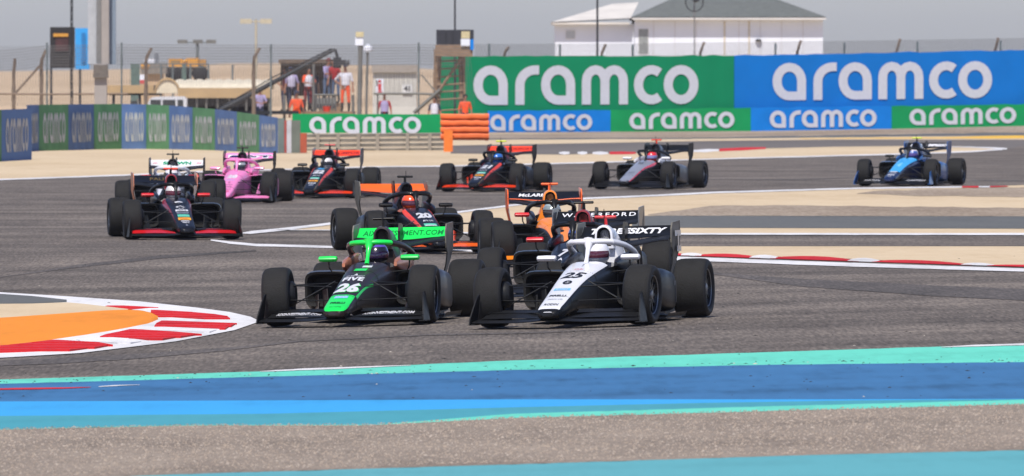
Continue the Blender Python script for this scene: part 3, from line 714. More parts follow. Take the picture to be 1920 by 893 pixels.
def make_car(label, px, row, yaw, C, group="racing cars in the pack on the track"):
    g0 = G(px, row, .016); ph = math.pi - R(yaw); c = camber(g0.y)
    Mt = Matrix.Rotation(-math.atan(c), 4, 'Y') @ Matrix.Rotation(ph, 4, 'Z')
    org = g0 - (Mt @ Vector((0, 1.44, 0)))
    org.z = gz(org.x, org.y) + .012
    root = empty("race_car", org, label, "race car", group); root.rotation_euler = Mt.to_euler()
    b = C.get
    def part(name, key, fn, m, parent=root, smooth=40):
        return link(name, shared(key, fn, smooth) if fn else key, m, parent, objmat=True)
    ch = part("chassis", CHASSIS, None, b('body', BLACK))
    part("engine_cover", COVER, None, b('cover', b('body', BLACK)))
    part("airbox", "airbox", airbox_builder, [b('airbox', b('body', BLACK)), DARKHOLE])
    part("halo", "halo", halo_builder, [b('halo', BLACK), b('halo2', b('halo', BLACK))])
    part("camera_pod", "camera_pod", tcam_builder, [b('tcam', BLACK), b('tcam_stem', BLACK)])
    part("aerial", "aerial", antenna_builder, CARBON)
    for s in (1, -1):
        mi_ = part("mirror", "mirror%d" % s, lambda: mirror_builder(s), b('mirror', BLACK)); part("mirror_stalk", "mirror_stalk%d" % s, lambda: mirror_stalk_builder(s), b('stalk', CARBON), mi_)
        C['pod%d' % s] = part("sidepod", "sidepod%d" % s, lambda: pod_builder(s), [b('pod', b('body', BLACK)), DARKHOLE])
        part("turning_vane", "turning_vane%d" % s, lambda: vane_builder(s), b('vane', CARBON))
        part("cockpit_padding", "cockpit_padding%d" % s, lambda: surround_builder(s), b('surround', b('body', BLACK)))
    part("floor", "floor", floor_builder, b('floor', CARBON), smooth=20); part("gearbox", "gearbox", gearbox, CARBON)
    fw = part("front_wing", "front_wing", fw_main, b('fw', CARBON)); C['_fw'] = fw
    for s in (1, -1):
        part("front_flap", "front_flap%d" % s, lambda: fw_flap(s), b('fwflap', CARBON), fw); part("upper_flap", "upper_flap%d" % s, lambda: fw_flap2(s), b('fwflap2', CARBON), fw)
        part("endplate", "front_endplate%d" % s, lambda: fw_end(s), b('fwend', CARBON), fw, 30); part("wing_pylon", "front_pylon%d" % s, lambda: fw_pylon(s), CARBON, fw, 0)
    rw = part("rear_wing", "rear_wing", rw_main, b('rw', CARBON)); C['_rw'] = rw
    part("wing_flap", "wing_flap", rw_flap, b('rwflap', BLACK), rw); part("wing_pylon", "rear_pylon", rw_pylon, BLACK, rw, 20)
    for s in (1, -1): part("endplate", "rear_endplate%d" % s, lambda: rw_end(s), b('rwend', BLACK), rw, 25)
    for s in (1, -1):
        for nm, y, x, wd in (("f", 1.44, FX, FW_W), ("r", -1.44, RX, RW_W)):
            wh = part("wheel", "rim_%s%d" % (nm, s), lambda: rim_builder(wd, s), [RIM, STEEL], smooth=30); wh.location = (s * x, y, .305)
            ty = part("tyre", "tyre_%s" % nm, lambda: tyre_builder(wd), [TREAD, WALL], wh, 50); ty.rotation_euler = (rnd.uniform(0, 6), 0, 0)
            link('brake_duct', shared('brake_duct_%s%d' % (nm, s), lambda: MB().loft([[(-s * (wd / 2 + q), (.12 - e) * math.cos(a), .02 + (.14 - e) * math.sin(a)) for a in [2 * math.pi * j / 12 for j in range(12)]] for q, e in ((-.03, 0), (.02, .01), (.045, .04))])), CARBON, wh, objmat=True)
            if nm == "f": wh.rotation_euler = (0, s * R(2.0), R(-b('steer', 0)))
        for lst, nm in ((ARMS_F, "f"), (ARMS_R, "r")):
            for k, (p, q) in enumerate(lst):
                P, Q = (s * p[0], p[1], p[2]), (s * q[0], q[1], q[2])
                part("suspension_arm", "arm_%s%d_%d" % (nm, k, s), lambda: MB().tube([P, Q], .013, 6, 0, .55), b('arm', CARBON))
    for y_ in (1.95, .93): stripe([(y_ - .006, .25, 1), (y_ + .006, .25, 1)], DARKHOLE, ch, off=.0032, name="panel_gap", n=14, steps=1)
    if 'deco' in C: C['deco'](ch, C)
    return root

# ---- liveries
def deco26(ch, C):
    stripe([(2.455, .80, 1), (2.44, .62, 1), (2.2, .68, 1), (1.92, .72, 1)], GREENP, ch, off=.003)
    stripe([(1.90, .58, .70), (1.5, .60, .67), (1.15, .55, .60)], GREENP, ch, sides=(-1,))
    nose_text("26", .386, .247, .088, GREENP, ch, x=-.004, off=.0042, bold=.06, shear=.12, name="number_outline"); nose_text("26", .386, .238, .084, WHITEP, ch, off=.0065, bold=.05, shear=.12, name="race_number")
    nose_text("FIVE", .470, .215, .034, WHITEP, ch, bold=.05, sp=1.1); nose_text("AIX RESTAURANT", .497, .19, .010, WHITEP, ch); nose_text("^", .51, .04, .014, WHITEP, ch, bold=.06, name="emblem")
    nose_bar(.296, .14, .022, PALEBLUE, ch, off=.006); nose_text("aramco", .296, .12, .014, WHITEP, ch, off=.008)
    nose_text("PIRELLI", .243, .15, .016, BLACK, ch, off=.006, bold=.03); nose_text("aix racing", .205, .12, .011, BLACK, ch, off=.006)
    nose_bar(.556, .13, .020, GREENP, ch); nose_bar(.585, .1, .016, WHITEP, ch, x=-.04)
    wing_text("AIXINVESTMENT.COM", car_paint("dark_green", lin(8, 120, 48)), C['_rw'], 0, .86, .05, bold=.005)
    for s in (1, -1): wing_text("AIXINVESTMENT.COM", WHITEP, C['_fw'], s * .47, .50, .11, 'front', bold=.03)
def deco25(ch, C):
    stripe([(2.458, .86, 1), (2.447, .74, 1), (2.43, .66, 1), (2.3, .73, 1), (1.6, .745, 1), (.8, .755, 1), (.385, .77, 1)], WHITEP, ch, off=.003)
    nose_text("25", .503, .235, .052, BLACK, ch, off=.006, bold=.035, shear=.25, name="race_number")
    nose_text("O", .437, .095, .036, BLACK, ch, off=.006, bold=.05, name="emblem"); nose_text("H-H", .437, .06, .014, BLACK, ch, off=.0065, bold=.03)
    nose_bar(.374, .165, .020, PALEBLUE, ch, off=.006); nose_text("aramco", .374, .12, .012, WHITEP, ch, off=.008)
    nose_text("PIRELLI", .316, .165, .016, BLACK, ch, off=.006, bold=.03); nose_text("SPARCO  LTD", .282, .15, .010, GREYP, ch, off=.006); nose_text("RODIN", .236, .14, .018, BLACK, ch, off=.006, bold=.01)
    nose_text("JOSUBU", .556, .09, .014, REDP, ch, off=.006); nose_text("T", .59, .02, .018, BLACK, ch, off=.006)
    wing_text("THREESIXTY", WHITEP, C['_rw'], 0, .80, .058, bold=.04, shear=.2, v0=.55)
    bv = bvh_of(shared('sidepod-1', None)); v, f, a = text2d("T", .03)
    def fn(y, z):
        h = bv.ray_cast(Vector((-2, y, z)), Vector((1, 0, 0))); return None if h[0] is None else h[0] + Vector((-.004, 0, 0))
    surface_mesh([(-.50 - p[0] * .36, .29 + p[1] * .22) for p in v], f, fn).build("lettering", GREYP, C['pod-1'], smooth=0)
    e = MB()
    for k in (0, 1):
        x = -.512; e.add([(x, -1.60 - .10 * k, .90 - .16 * k), (x, -1.92, .90 - .16 * k), (x, -1.92, .84 - .16 * k), (x, -1.60 - .10 * k, .84 - .16 * k)], [(0, 1, 2, 3)])
    e.add([(-.512, -1.74, .86), (-.512, -1.80, .86), (-.512, -1.80, .70), (-.512, -1.74, .70)], [(0, 1, 2, 3)])
    e.v = [(v_[0] - .0005 * i, v_[1], v_[2]) for i, v_ in enumerate(e.v)]
    e.build("lettering", SILVERP, C['_rw'], smooth=0)
def deco7(ch, C):
    nose_text("7", .52, .11, .075, WHITEP, ch, bold=.05, shear=.2, name="race_number"); nose_text("A", .455, .05, .025, WHITEP, ch, bold=.04); nose_text("IDI", .60, .03, .03, WHITEP, ch, bold=.02)
    wing_text("WATERFORD", WHITEP, C['_rw'], 0, .86, .042, bold=.012, v0=.62, sp=1.35)
    nose_bar(.36, .15, .02, PALEBLUE, ch); nose_text("PIRELLI", .31, .15, .016, WHITEP, ch)
def deco_mcl(ch, C):
    stripe([(2.40, .60, 1), (1.9, .72, 1), (1.2, .72, 1), (.385, .60, 1)], PAPAYA, ch, off=.003)
    nose_text("5", .47, .12, .06, BLACK, ch, off=.006, bold=.05, name="race_number")
    wing_text("McLAREN", WHITEP, C['_rw'], .12, .44, .04, bold=.03, shear=.25, v0=.6); MB().add([(-.14, -1.70, .985 - .03), (-.24, -1.70, .985 - .02), (-.22, -1.70, .985 - .06)], [(0, 1, 2)])
    foil(lerp_n(-.487, .487, 14), lambda x: -1.60, lambda x: .018, lambda x: .842 - .45 * rw_dip(x), .008, lambda x: 0).build("wing_edge", ORANGEP, C['_rw'])
def deco_mp(num, sponsor, color, sky):
    def d(ch, C):
        stripe([(2.0, .56, .62), (1.6, .60, .72), (1.2, .62, .76), (.8, .66, .80), (.5, .72, .84), (.385, .76, .86)], color, ch, off=.003)
        z0 = .525
        nose_text(num, z0, .22, .066, WHITEP, ch, off=.006, bold=.06, shear=.1, name="race_number")
        if sky: nose_bar(.585, .13, .020, SKYP, ch)
        nose_text("JETX CO", z0 - .072, .15, .022, WHITEP, ch, bold=.03, shear=.2)
        nose_bar(z0 - .122, .18, .032, TEALP, ch); nose_bar(z0 - .134, .16, .010, WHITEP, ch, off=.006); nose_bar(z0 - .172, .185, .026, AMBER, ch); nose_text("DHL", z0 - .172, .1, .014, REDP, ch, off=.006)
        nose_bar(z0 - .218, .15, .020, WHITEP, ch); nose_text("MP", z0 - .218, .1, .014, BLACK, ch, off=.006); nose_bar(z0 - .255, .11, .022, SILVERP, ch, taper=.7)
        for s in (1, -1): stripe([(2.42, .60, .66), (2.2, .70, .74), (1.3, .73, .745)], GOLDP, ch, sides=(s,))
        if sponsor: wing_text(sponsor, DKRED, C['_rw'], -.08, .74, .05, bold=.02)
        for s in (1, -1): wing_text("MOTORSPORT", DKRED, C['_fw'], s * .45, .36, .05, 'front', bold=.01) if sponsor else None
    return d
def deco9(ch, C):
    stripe([(2.0, .57, .60), (1.5, .60, .68), (1.0, .62, .74), (.6, .66, .80), (.385, .74, .86)], DKRED, ch, off=.003)
    nose_text("9", .543, .13, .055, WHITEP, ch, off=.006, bold=.08, name="race_number")
    nose_text("*", .48, .15, .05, WHITEP, ch, bold=.10, name="emblem"); nose_bar(.442, .19, .024, WHITEP, ch); nose_text("NEXUS", .442, .13, .016, BLACK, ch, off=.006)
    nose_bar(.405, .20, .022, SILVERP, ch, taper=.8); nose_text("CAMPOS", .405, .14, .012, BLACK, ch, off=.006)
    nose_bar(.364, .18, .034, TEALP, ch); nose_bar(.32, .195, .036, AMBER, ch); nose_text("DHL", .32, .12, .02, REDP, ch, off=.006); nose_bar(.285, .13, .010, WHITEP, ch); nose_text("PIRELLI", .262, .10, .016, WHITEP, ch, bold=.03); nose_bar(.225, .03, .014, SILVERP, ch)
    wing_text("PALM", car_paint("dull_gold", lin(112, 94, 52)), C['_rw'], .08, .28, .042)
def deco_white(ch, C):
    stripe([(2.435, .30, 1), (1.4, .55, 1), (.385, .55, 1)], WHITEP, ch, off=.003)
    nose_text("10", .50, .17, .05, REDP, ch, off=.006, bold=.05, name="race_number")
    wing_text("SHAWN", car_paint("wing_green", lin(0, 150, 104)), C['_rw'], 0, .52, .058, bold=.05)
    for s in (1, -1): wing_text("~", REDP, C['_rw'], s * .40, .09, .02, bold=.06, name="emblem")
def deco_pink(ch, C):
    nose_text("28", .51, .20, .065, WHITEP, ch, bold=.06, name="race_number"); nose_text("PARAMOUNT", .445, .18, .02, PALEBLUE, ch); nose_text("O", .40, .04, .026, GREYP, ch, bold=.03, name="emblem")
    for k, s in enumerate(("BILSTEIN", "BWT ALPINE", "PIRELLI")): nose_text(s, .355 - .042 * k, .16, .016, GREYP if k < 2 else NAVY, ch, bold=.01)
    nose_text("aramco", .235, .14, .02, REDP, ch, bold=.03)
    wing_text("BWT", WHITEP, C['_rw'], -.02, .90, .066, bold=.11, v0=.38, name="lettering_edge"); wing_text("BWT", car_paint("text_navy", lin(26, 28, 84)), C['_rw'], -.02, .84, .040, bold=.07, v0=.40).location = (0, .003, 0)
def deco_grey(ch, C):
    stripe([(2.44, .56, 1), (2.2, .68, 1), (1.2, .74, 1), (.385, .72, 1)], SILVERP, ch, off=.003)
    stripe([(2.40, .56, .66), (2.0, .61, .70), (1.2, .66, .745), (.7, .64, .74), (.385, .68, .76)], car_paint("rose_red", lin(214, 54, 74)), ch, off=.0035)
    nose_text("15", .56, .10, .03, BLACK, ch, off=.006, bold=.03, name="race_number"); nose_text("ART", .36, .14, .03, GREYP, ch, off=.006)
def deco_blue(ch, C):
    stripe([(1.88, .70, 1), (1.2, .73, 1), (.385, .74, 1)], SKYP, ch, off=.003)
    nose_text("4", .47, .10, .09, car_paint("pale_sky", lin(130, 214, 250)), ch, off=.006, bold=.05, name="race_number")
    for k, (w_, dz) in enumerate(((.16, .014), (.17, .018), (.15, .014), (.08, .016))): nose_bar(.322 - .034 * k, w_, dz, SILVERP if k % 2 else WHITEP, ch)
    wing_text("DAMS", WHITEP, C['_rw'], .27, .26, .05, bold=.05, shear=.2); wing_text("IMPREGO", WHITEP, C['_rw'], -.22, .44, .055, bold=.05, shear=.2)
    for s in (1, -1): wing_text("AVIATION", WHITEP, C['_fw'], s * .50, .40, .11, 'front', bold=.03)
    bv = bvh_of(shared('sidepod-1', None)); v, f, a = text2d("4", .06)
    def fn(y, z):
        h = bv.ray_cast(Vector((-2, y, z)), Vector((1, 0, 0))); return None if h[0] is None else h[0] + Vector((-.004, 0, 0))
    surface_mesh([(-.66 - p[0] * .55, .29 + p[1] * .26) for p in v], f, fn).build("race_number", WHITEP, C['pod-1'], smooth=0)

CARS = []
def car(label, px, row, yaw, helmet, **C):
    r = make_car(label, px, row, yaw, C); CARS.append((r, helmet)); return r
car("black and copper race car with vivid green halo, mirrors and nose tip, number 26", 660, 608.5, 9.5, dict(base=lin(28, 26, 40), top=lin(92, 66, 168), visor=lin(40, 30, 60), what="purple and black"),
    body=BROWNP, cover=BROWNP, halo=GREENP, halo2=BROWNP, mirror=GREENP, surround=COPPER, pod=BROWNP, rwflap=GREENP, rwend=TITAN, steer=-2, deco=deco26, vane=BROWNP)
car("white topped black race car, number 25, in the front on the right", 1066, 611, 12.0, dict(base=lin(214, 216, 224), top=lin(220, 222, 228), visor=lin(84, 40, 58), what="white and dark red"),
    body=BLACK, airbox=WHITEP, cover=WHITEP, halo=WHITEP, mirror=WHITEP, tcam=REDP, tcam_stem=REDP, surround=NAVY, pod=BLACK, rwend=TITAN, floor=CARBON, fwflap=CARBON, steer=3, deco=deco25)
car("navy race car number 7 with red air intake, half hidden behind the white topped car", 1051, 562, 8.6, dict(base=lin(30, 66, 150), top=lin(206, 208, 216), visor=lin(30, 34, 60), what="blue and white"),
    body=NAVY, airbox=DKRED, cover=REDP, mirror=REDP, rwend=GREYP, deco=deco7)
car("orange and black race car with silver helmeted driver and black rear wing edged in orange", 1051, 498, -3.8, dict(base=lin(128, 140, 144), top=lin(150, 164, 168), visor=lin(70, 62, 62), what="silver grey"),
    body=BLACK, airbox=PAPAYA, cover=PAPAYA, surround=NAVY, tcam=ORANGEP, tcam_stem=ORANGEP, mirror=REDP, rwend=ORANGEP, fwflap=PAPAYA, rwflap=NAVY, deco=deco_mcl)
car("dark race car number 20 with plain orange rear wing, behind the green haloed car", 804, 474, -10.3, dict(base=lin(240, 84, 36), top=lin(244, 96, 44), visor=lin(88, 48, 66), what="orange"),
    body=NAVY, cover=NAVY, surround=NAVY, rwflap=ORANGEP, rwend=TITAN, fwflap=ORANGEP, vane=REDOR, steer=3, deco=deco_mp("20", None, REDOR, False))
car("black race car number 9 with red mirrors and red front flaps, leftmost in the pack", 341, 448, -6.7, dict(base=lin(206, 204, 204), top=lin(216, 216, 214), visor=lin(96, 44, 60), what="white"),
    body=NAVY, cover=NAVY, airbox=DKRED, tcam=REDOR, mirror=REDP, rwflap=NAVY, rwend=COPPER, fwflap=REDP, steer=2, deco=deco9)
car("white race car with green lettered white rear wing, behind car number 9", 311, 401, 2, dict(base=lin(222, 222, 226), top=lin(214, 60, 60), visor=lin(60, 60, 90), what="white and red"),
    body=WHITEP, cover=WHITEP, airbox=BLACK, halo=WHITEP, mirror=REDP, surround=WHITEP, pod=NAVY, rwflap=WHITEP, fwflap=WHITEP, deco=deco_white)
car("all pink race car with pink halo and mirrors", 432, 380, 5.6, dict(base=lin(150, 160, 164), top=lin(30, 32, 36), visor=lin(40, 52, 58), what="silver and black"),
    body=PINKP, cover=PINKP, airbox=BLACK, halo=PINKP, mirror=PINKP, stalk=PINKP, surround=PINKP, pod=PINKP, rwflap=PINKP, fwflap=PINKP, vane=PINKP, deco=deco_pink)
car("dark race car number 22 with orange rear wing beside the pink car", 592, 371, 7.4, dict(base=lin(206, 204, 208), top=lin(222, 220, 224), visor=lin(40, 40, 48), what="white"),
    body=NAVY, rwflap=REDOR, rwend=GREYP, fwflap=REDOR, tcam=REDP, surround=NAVY, deco=deco_mp("22", "MP CLIMPOR", REDOR, True))
car("dark race car number 21 with orange rear wing and yellow camera pod", 905, 359, 11.5, dict(base=lin(40, 104, 190), top=lin(56, 116, 196), visor=lin(30, 34, 50), what="blue"),
    body=NAVY, rwflap=REDOR, rwend=BLACK, fwflap=REDOR, tcam=YELLOWP, surround=NAVY, vane=REDOR, steer=-2, deco=deco_mp("21", "MOTORSPORT", REDOR, False))
car("silver nosed black race car with red edging and red camera pod", 1190, 354.5, 14.6, dict(base=lin(214, 50, 56), top=lin(206, 40, 48), visor=lin(130, 136, 190), what="red"),
    body=BLACK, cover=GREYP, airbox=BLACK, tcam=REDOR, tcam_stem=REDOR, mirror=WHITEP, surround=WHITEP, rwend=BLACK, pod=GREYP, floor=CARBON, steer=-3, deco=deco_grey)
car("light blue nosed dark blue race car with yellow camera pod, rightmost in the pack", 1684, 348.5, 14.3, dict(base=lin(60, 92, 170), top=lin(222, 214, 216), visor=lin(90, 80, 150), what="white, red and blue"),
    body=car_paint("night_blue", lin(16, 32, 72)), tcam=YELLOWP, rwend=BLUEP, pod=BLUEP, fwend=BLUEP, surround=BLUEP, steer=-3, deco=deco_blue)
# ------------------------------------------------------------------ people: one continuous skinned body each
SKIN = mat("skin", lin(150, 104, 80), .55, var=.08, scale=20)
def body_mesh(J, fingers=True):
    """J: joints of the pose -> (mesh, list of chain names per face). Grown with a skin modifier from the pelvis"""
    V = []; E = []; RAD = []; K = []
    def add(p, r, k, par=None):
        V.append(Vector(p)); RAD.append(r); K.append(k)
        if par is not None: E.append((par, len(V) - 1))
        return len(V) - 1
    pel = add(J['pelvis'], (.155, .115), 'legs')
    wa = add(Vector(J['pelvis']).lerp(Vector(J['chest']), .45), (.138, .105), 'torso', pel); chs = add(J['chest'], (.165, .12), 'torso', wa)
    nb = add(Vector(J['chest']).lerp(Vector(J['head']), .42), (.075, .075), 'torso', chs); nk = add(Vector(J['chest']).lerp(Vector(J['head']), .62), (.056, .058), 'head', nb)
    hd = add(J['head'], (.084, .10), 'head', nk); up = Vector(J['head']) + (Vector(J['head']) - Vector(J['chest'])).normalized() * .10; add(up, (.066, .08), 'head', hd)
    f = Vector(J.get('face', (0, 1, 0))).normalized(); add(Vector(J['head']) + f * .112 + Vector((0, 0, -.01)), (.014, .02), 'head', hd)
    for s, S in ((1, 'R'), (-1, 'L')):
        sh = add(J['sh' + S], (.068, .066), 'torso', chs); el = add(J['el' + S], (.046, .046), 'sleeve', sh); mid = Vector(J['el' + S]).lerp(Vector(J['wr' + S]), .35)
        m_ = add(mid, (.042, .042), 'arm', el); wr = add(J['wr' + S], (.028, .024), 'arm', m_)
        d = (Vector(J['wr' + S]) - Vector(J['el' + S])).normalized(); side = d.cross(Vector((0, 0, 1)));
        if side.length < .2: side = Vector((0, 1, 0))
        side.normalize(); d2 = (d + Vector((0, 0, -.25))).normalized()
        pm = add(Vector(J['wr' + S]) + d2 * .05, (.040, .020), 'arm', wr)
        if fingers:
            for q, ln in ((-.027, .062), (-.009, .075), (.009, .07), (.027, .055)):
                a = add(Vector(V[pm]) + d2 * .035 + side * q, (.010, .010), 'arm', pm); b_ = add(V[a] + d2 * ln * .5 + Vector((0, 0, -.006)), (.009, .009), 'arm', a); add(V[b_] + d2 * ln * .35 + Vector((0, 0, -.02)), (.008, .008), 'arm', b_)
            a = add(Vector(V[pm]) + side * -.040 - d2 * .005, (.011, .011), 'arm', pm); add(V[a] + side * -.018 + d2 * .035, (.009, .009), 'arm', a)
        hp = add(J['hp' + S], (.088, .09), 'legs', pel); kn = add(J['kn' + S], (.060, .062), 'legs', hp)
        cf = add(Vector(J['kn' + S]).lerp(Vector(J['an' + S]), .35), (.056, .060), 'legs', kn); an = add(J['an' + S], (.044, .046), 'shoe', cf)
        add(Vector(J['an' + S]) + Vector(J.get('toe', (0, 1, 0))) * .17 + Vector((0, 0, -.045)), (.045, .032), 'shoe', an)
    me = bpy.data.meshes.new("skeleton"); me.from_pydata(V, E, []); o = bpy.data.objects.new("skeleton", me); COL.objects.link(o)
    o.modifiers.new("skin", 'SKIN'); o.modifiers.new("sub", 'SUBSURF').levels = 1
    sv = me.skin_vertices[0].data
    for i, r in enumerate(RAD): sv[i].radius = r; sv[i].use_root = (i == 0)
    bpy.context.view_layer.update()
    out = bpy.data.meshes.new_from_object(o.evaluated_get(bpy.context.evaluated_depsgraph_get())); bpy.data.objects.remove(o); bpy.data.meshes.remove(me)
    idx = {'torso': 0, 'sleeve': 0, 'legs': 1, 'head': 2, 'arm': 2, 'shoe': 3}
    segs = [(V[a], V[b], K[b]) for a, b in E]
    for p in out.polygons:
        c = p.center; best = 9; k_ = 'torso'
        for a, b, k in segs:
            d = b - a; t = max(0, min(1, (c - a).dot(d) / max(1e-9, d.length_squared))); q = (c - a - d * t).length
            if q < best: best = q; k_ = k
        p.material_index = idx[k_]; p.use_smooth = True
    out.name = "person"; return out
def seated():
    return dict(pelvis=(0, -.42, .24), chest=(0, -.26, .50), head=(0, -.12, .69), shR=(.17, -.25, .53), shL=(-.17, -.25, .53), elR=(.17, .02, .42), elL=(-.17, .02, .42), wrR=(.11, .22, .47), wrL=(-.11, .22, .47),
                hpR=(.09, -.36, .22), hpL=(-.09, -.36, .22), knR=(.11, .12, .34), knL=(-.11, .12, .34), anR=(.08, .52, .25), anL=(-.08, .52, .25), toe=(0, .6, .5))
DRIVER = body_mesh(seated())
def helmet_builder():
    mb = MB(); n = 24; rows = 14; v = []; c = Vector((0, -.115, .70))
    for j in range(rows + 1):
        ph = R(-62 + 152 * j / rows)
        for i in range(n):
            th = 2 * math.pi * i / n; x, y, z = math.cos(ph) * math.sin(th), math.cos(ph) * math.cos(th), math.sin(ph)
            ext = 1 + .14 * max(0, y) * max(0, -z + .25); v.append((c.x + .124 * x, c.y + .148 * y * ext, c.z + .132 * z))
    f = []; mi = []
    for j in range(rows):
        for i in range(n):
            f.append((j * n + i, j * n + (i + 1) % n, (j + 1) * n + (i + 1) % n, (j + 1) * n + i)); mi.append(1 if j >= 9 or (i in (5, 6, 17, 18) and j > 4) else 0)
    f.append(tuple(range(rows * n, rows * n + n))); mi.append(1)
    mb.add(v, f); mb.mi = mi; return mb
def visor_builder():
    mb = MB(); v = []; c = Vector((0, -.115, .70)); n = 16; m_ = 5
    for j in range(m_ + 1):
        ph = R(-18 + 30 * j / m_)
        for i in range(n + 1):
            th = R(-78 + 156 * i / n); x, y, z = math.cos(ph) * math.sin(th), math.cos(ph) * math.cos(th), math.sin(ph)
            ext = 1 + .14 * max(0, y) * max(0, -z + .25); v.append((c.x + .1265 * x, c.y + .151 * y * ext, c.z + .1335 * z))
    r = n + 1; mb.add(v, [(j * r + i, j * r + i + 1, (j + 1) * r + i + 1, (j + 1) * r + i) for j in range(m_) for i in range(n)]); return mb
GLOVE = mat("glove", lin(30, 30, 34), .8); 
for i, (root, h) in enumerate(CARS):
    d = link("person", DRIVER, [mat("race_suit_%d" % i, tuple(.25 * a + .08 for a in h['base']), .8, var=.15, scale=12), mat("race_suit_%d" % i, (0, 0, 0)), GLOVE, GLOVE], objmat=True)
    d.location = root.location; d.rotation_euler = root.rotation_euler
    tag(d, "driver in a %s helmet sitting in the %s" % (h['what'], root["label"].split(",")[0].split(" with ")[0] if i not in (3, 4, 8, 9, 11) else {3: "orange and black race car", 4: "dark race car number 20", 8: "dark race car number 22", 9: "dark race car number 21", 11: "light blue nosed race car"}[i]), "person", "drivers in the racing cars")
    hm = link("helmet", shared("helmet", helmet_builder, 60), [car_paint("helmet_%d" % i, h['base']), car_paint("helmet_top_%d" % i, h['top'])], d, objmat=True)
    link("visor", shared("visor", visor_builder, 60), car_paint("visor_%d" % i, h['visor'], .1), hm, objmat=True)

# marshals behind the barrier (local axes: +Y is where they face)
def stand(arm='down', bend=0., sit=False):
    z = .95; J = dict(pelvis=(0, 0, z), chest=(0, .02 + bend, 1.32), head=(0, .05 + bend * 1.4, 1.63), shR=(.19, .02 + bend, 1.40), shL=(-.19, .02 + bend, 1.40), hpR=(.10, 0, .90), hpL=(-.10, 0, .90), knR=(.12, .03, .50), knL=(-.12, .03, .50), anR=(.13, 0, .085), anL=(-.13, 0, .085))
    if arm == 'hips': J.update(elR=(.40, -.06, 1.17), elL=(-.40, -.06, 1.17), wrR=(.22, .06, 1.02), wrL=(-.22, .06, 1.02))
    elif arm == 'mixed': J.update(elR=(.42, -.04, 1.17), elL=(-.26, .0, 1.12), wrR=(.22, .06, 1.03), wrL=(-.29, .10, .88))
    elif arm == 'front': J.update(elR=(.25, .12 + bend, 1.15), elL=(-.25, .12 + bend, 1.15), wrR=(.10, .33 + bend, 1.14), wrL=(-.10, .33 + bend, 1.14))
    else: J.update(elR=(.26, .0 + bend * .5, 1.12), elL=(-.26, .0 + bend * .5, 1.12), wrR=(.28, .10 + bend * .5, .87), wrL=(-.28, .10 + bend * .5, .87))
    if sit:
        for k in J: J[k] = (J[k][0], J[k][1], J[k][2] - .42)
        J.update(knR=(.13, .42, .52), knL=(-.13, .42, .52), anR=(.13, .40, .085), anL=(-.13, .40, .085))
    return J
POSES = {k: body_mesh(stand(*a)) for k, a in dict(down=('down',), hips=('hips',), mixed=('mixed',), front=('front', .06), seat=('front', .10, True), lean=('down', .12)).items()}
def cloth(n, c): return mat("cloth_" + n, lin(*c), .85, var=.15, scale=14)
def cap_builder():
    mb = MB(); mb.lathe([(0, .100), (.05, .097), (.09, .07), (.105, .0)], 'z', 14); mb.plate([(.075 * math.sin(t), .07 + .12 * math.cos(t), .012) for t in [R(-90 + 22.5 * k) for k in range(9)]], (0, 0, .008)); return mb
def bib_builder():
    mb = MB(); S = []
    for z, a, b in ((1.0, .158, .128), (1.15, .162, .130), (1.3, .19, .146), (1.40, .175, .128), (1.455, .10, .09)): S.append([(a * math.cos(t), .02 + b * math.sin(t), z) for t in [2 * math.pi * k / 16 for k in range(16)]])
    mb.loft(S, 0, True, False, False); return mb
def person(px, d, base_z, pose, face, shirt, trousers, label, cap=None, bib=None, skin=SKIN, h=1.0, group="track workers behind the barrier"):
    p = W(px, 133, d); J = stand(*dict(down=('down',), hips=('hips',), mixed=('mixed',), front=('front', .06), seat=('front', .10, True), lean=('down', .12))[pose])
    o = link("person", POSES[pose], [shirt, trousers, skin, cloth("shoe", (40, 38, 38))], loc=(p.x, p.y, base_z), label=label, cat="person", group=group, objmat=True)
    o.rotation_euler = (0, 0, R(face)); o.scale = (h,) * 3
    if cap:
        hx = J['head']; c = link("cap", shared("cap", cap_builder), cap, o, loc=(hx[0], hx[1], hx[2] + .055), objmat=True)
    else:
        hx = J['head']; link("hair", shared("hair", lambda: MB().lathe([(-.03, .10), (.05, .102), (.10, .08), (.13, .0)], 'z', 14)), cloth("hair", (28, 24, 22)), o, loc=(hx[0], hx[1] - .02, hx[2] + .02), objmat=True)
    if bib:
        b = link("bib", shared("bib", bib_builder, 60), bib, o, objmat=True); b.location = (0, J['chest'][1] - .02 if pose in ('lean',) else (J['chest'][1] - .02) * .8, -.42 if pose == 'seat' else 0)
    return o
WHITE_C, ORANGE_C, BLUE_C, RED_C, DENIM, OCHRE, MAROON, LILAC = cloth("white", (205, 205, 214)), cloth("orange", (232, 84, 38)), cloth("blue", (70, 130, 196)), cloth("red", (170, 36, 40)), cloth("denim", (78, 96, 124)), cloth("ochre", (178, 140, 56)), cloth("maroon", (116, 40, 44)), cloth("lilac", (160, 150, 190))
NAVY_C = cloth("navy", (44, 50, 74))
DECK = .98
person(549, 452, DECK, 'lean', 160, LILAC, NAVY_C, "worker in pale lilac shirt and navy trousers at left of the marshal platform", cap=NAVY_C, bib=cloth("pale", (176, 172, 196)))
person(577, 450.5, DECK, 'front', 200, ORANGE_C, MAROON, "worker with orange sleeves and white bib under the camera crane arm", bib=WHITE_C)
person(612, 453, DECK + .35, 'front', 225, LILAC, DENIM, "person in jeans standing highest on the platform beside the red jacket", cap=MAROON)
person(630, 452.4, DECK + .32, 'lean', 150, RED_C, DENIM, "person in a red jacket bending at the right end of the platform")
person(648, 449.5, DECK, 'mixed', 172, WHITE_C, ORANGE_C, "worker with hand on hip in white bib and orange trousers right of the crane head", cap=NAVY_C, bib=WHITE_C, h=1.06)
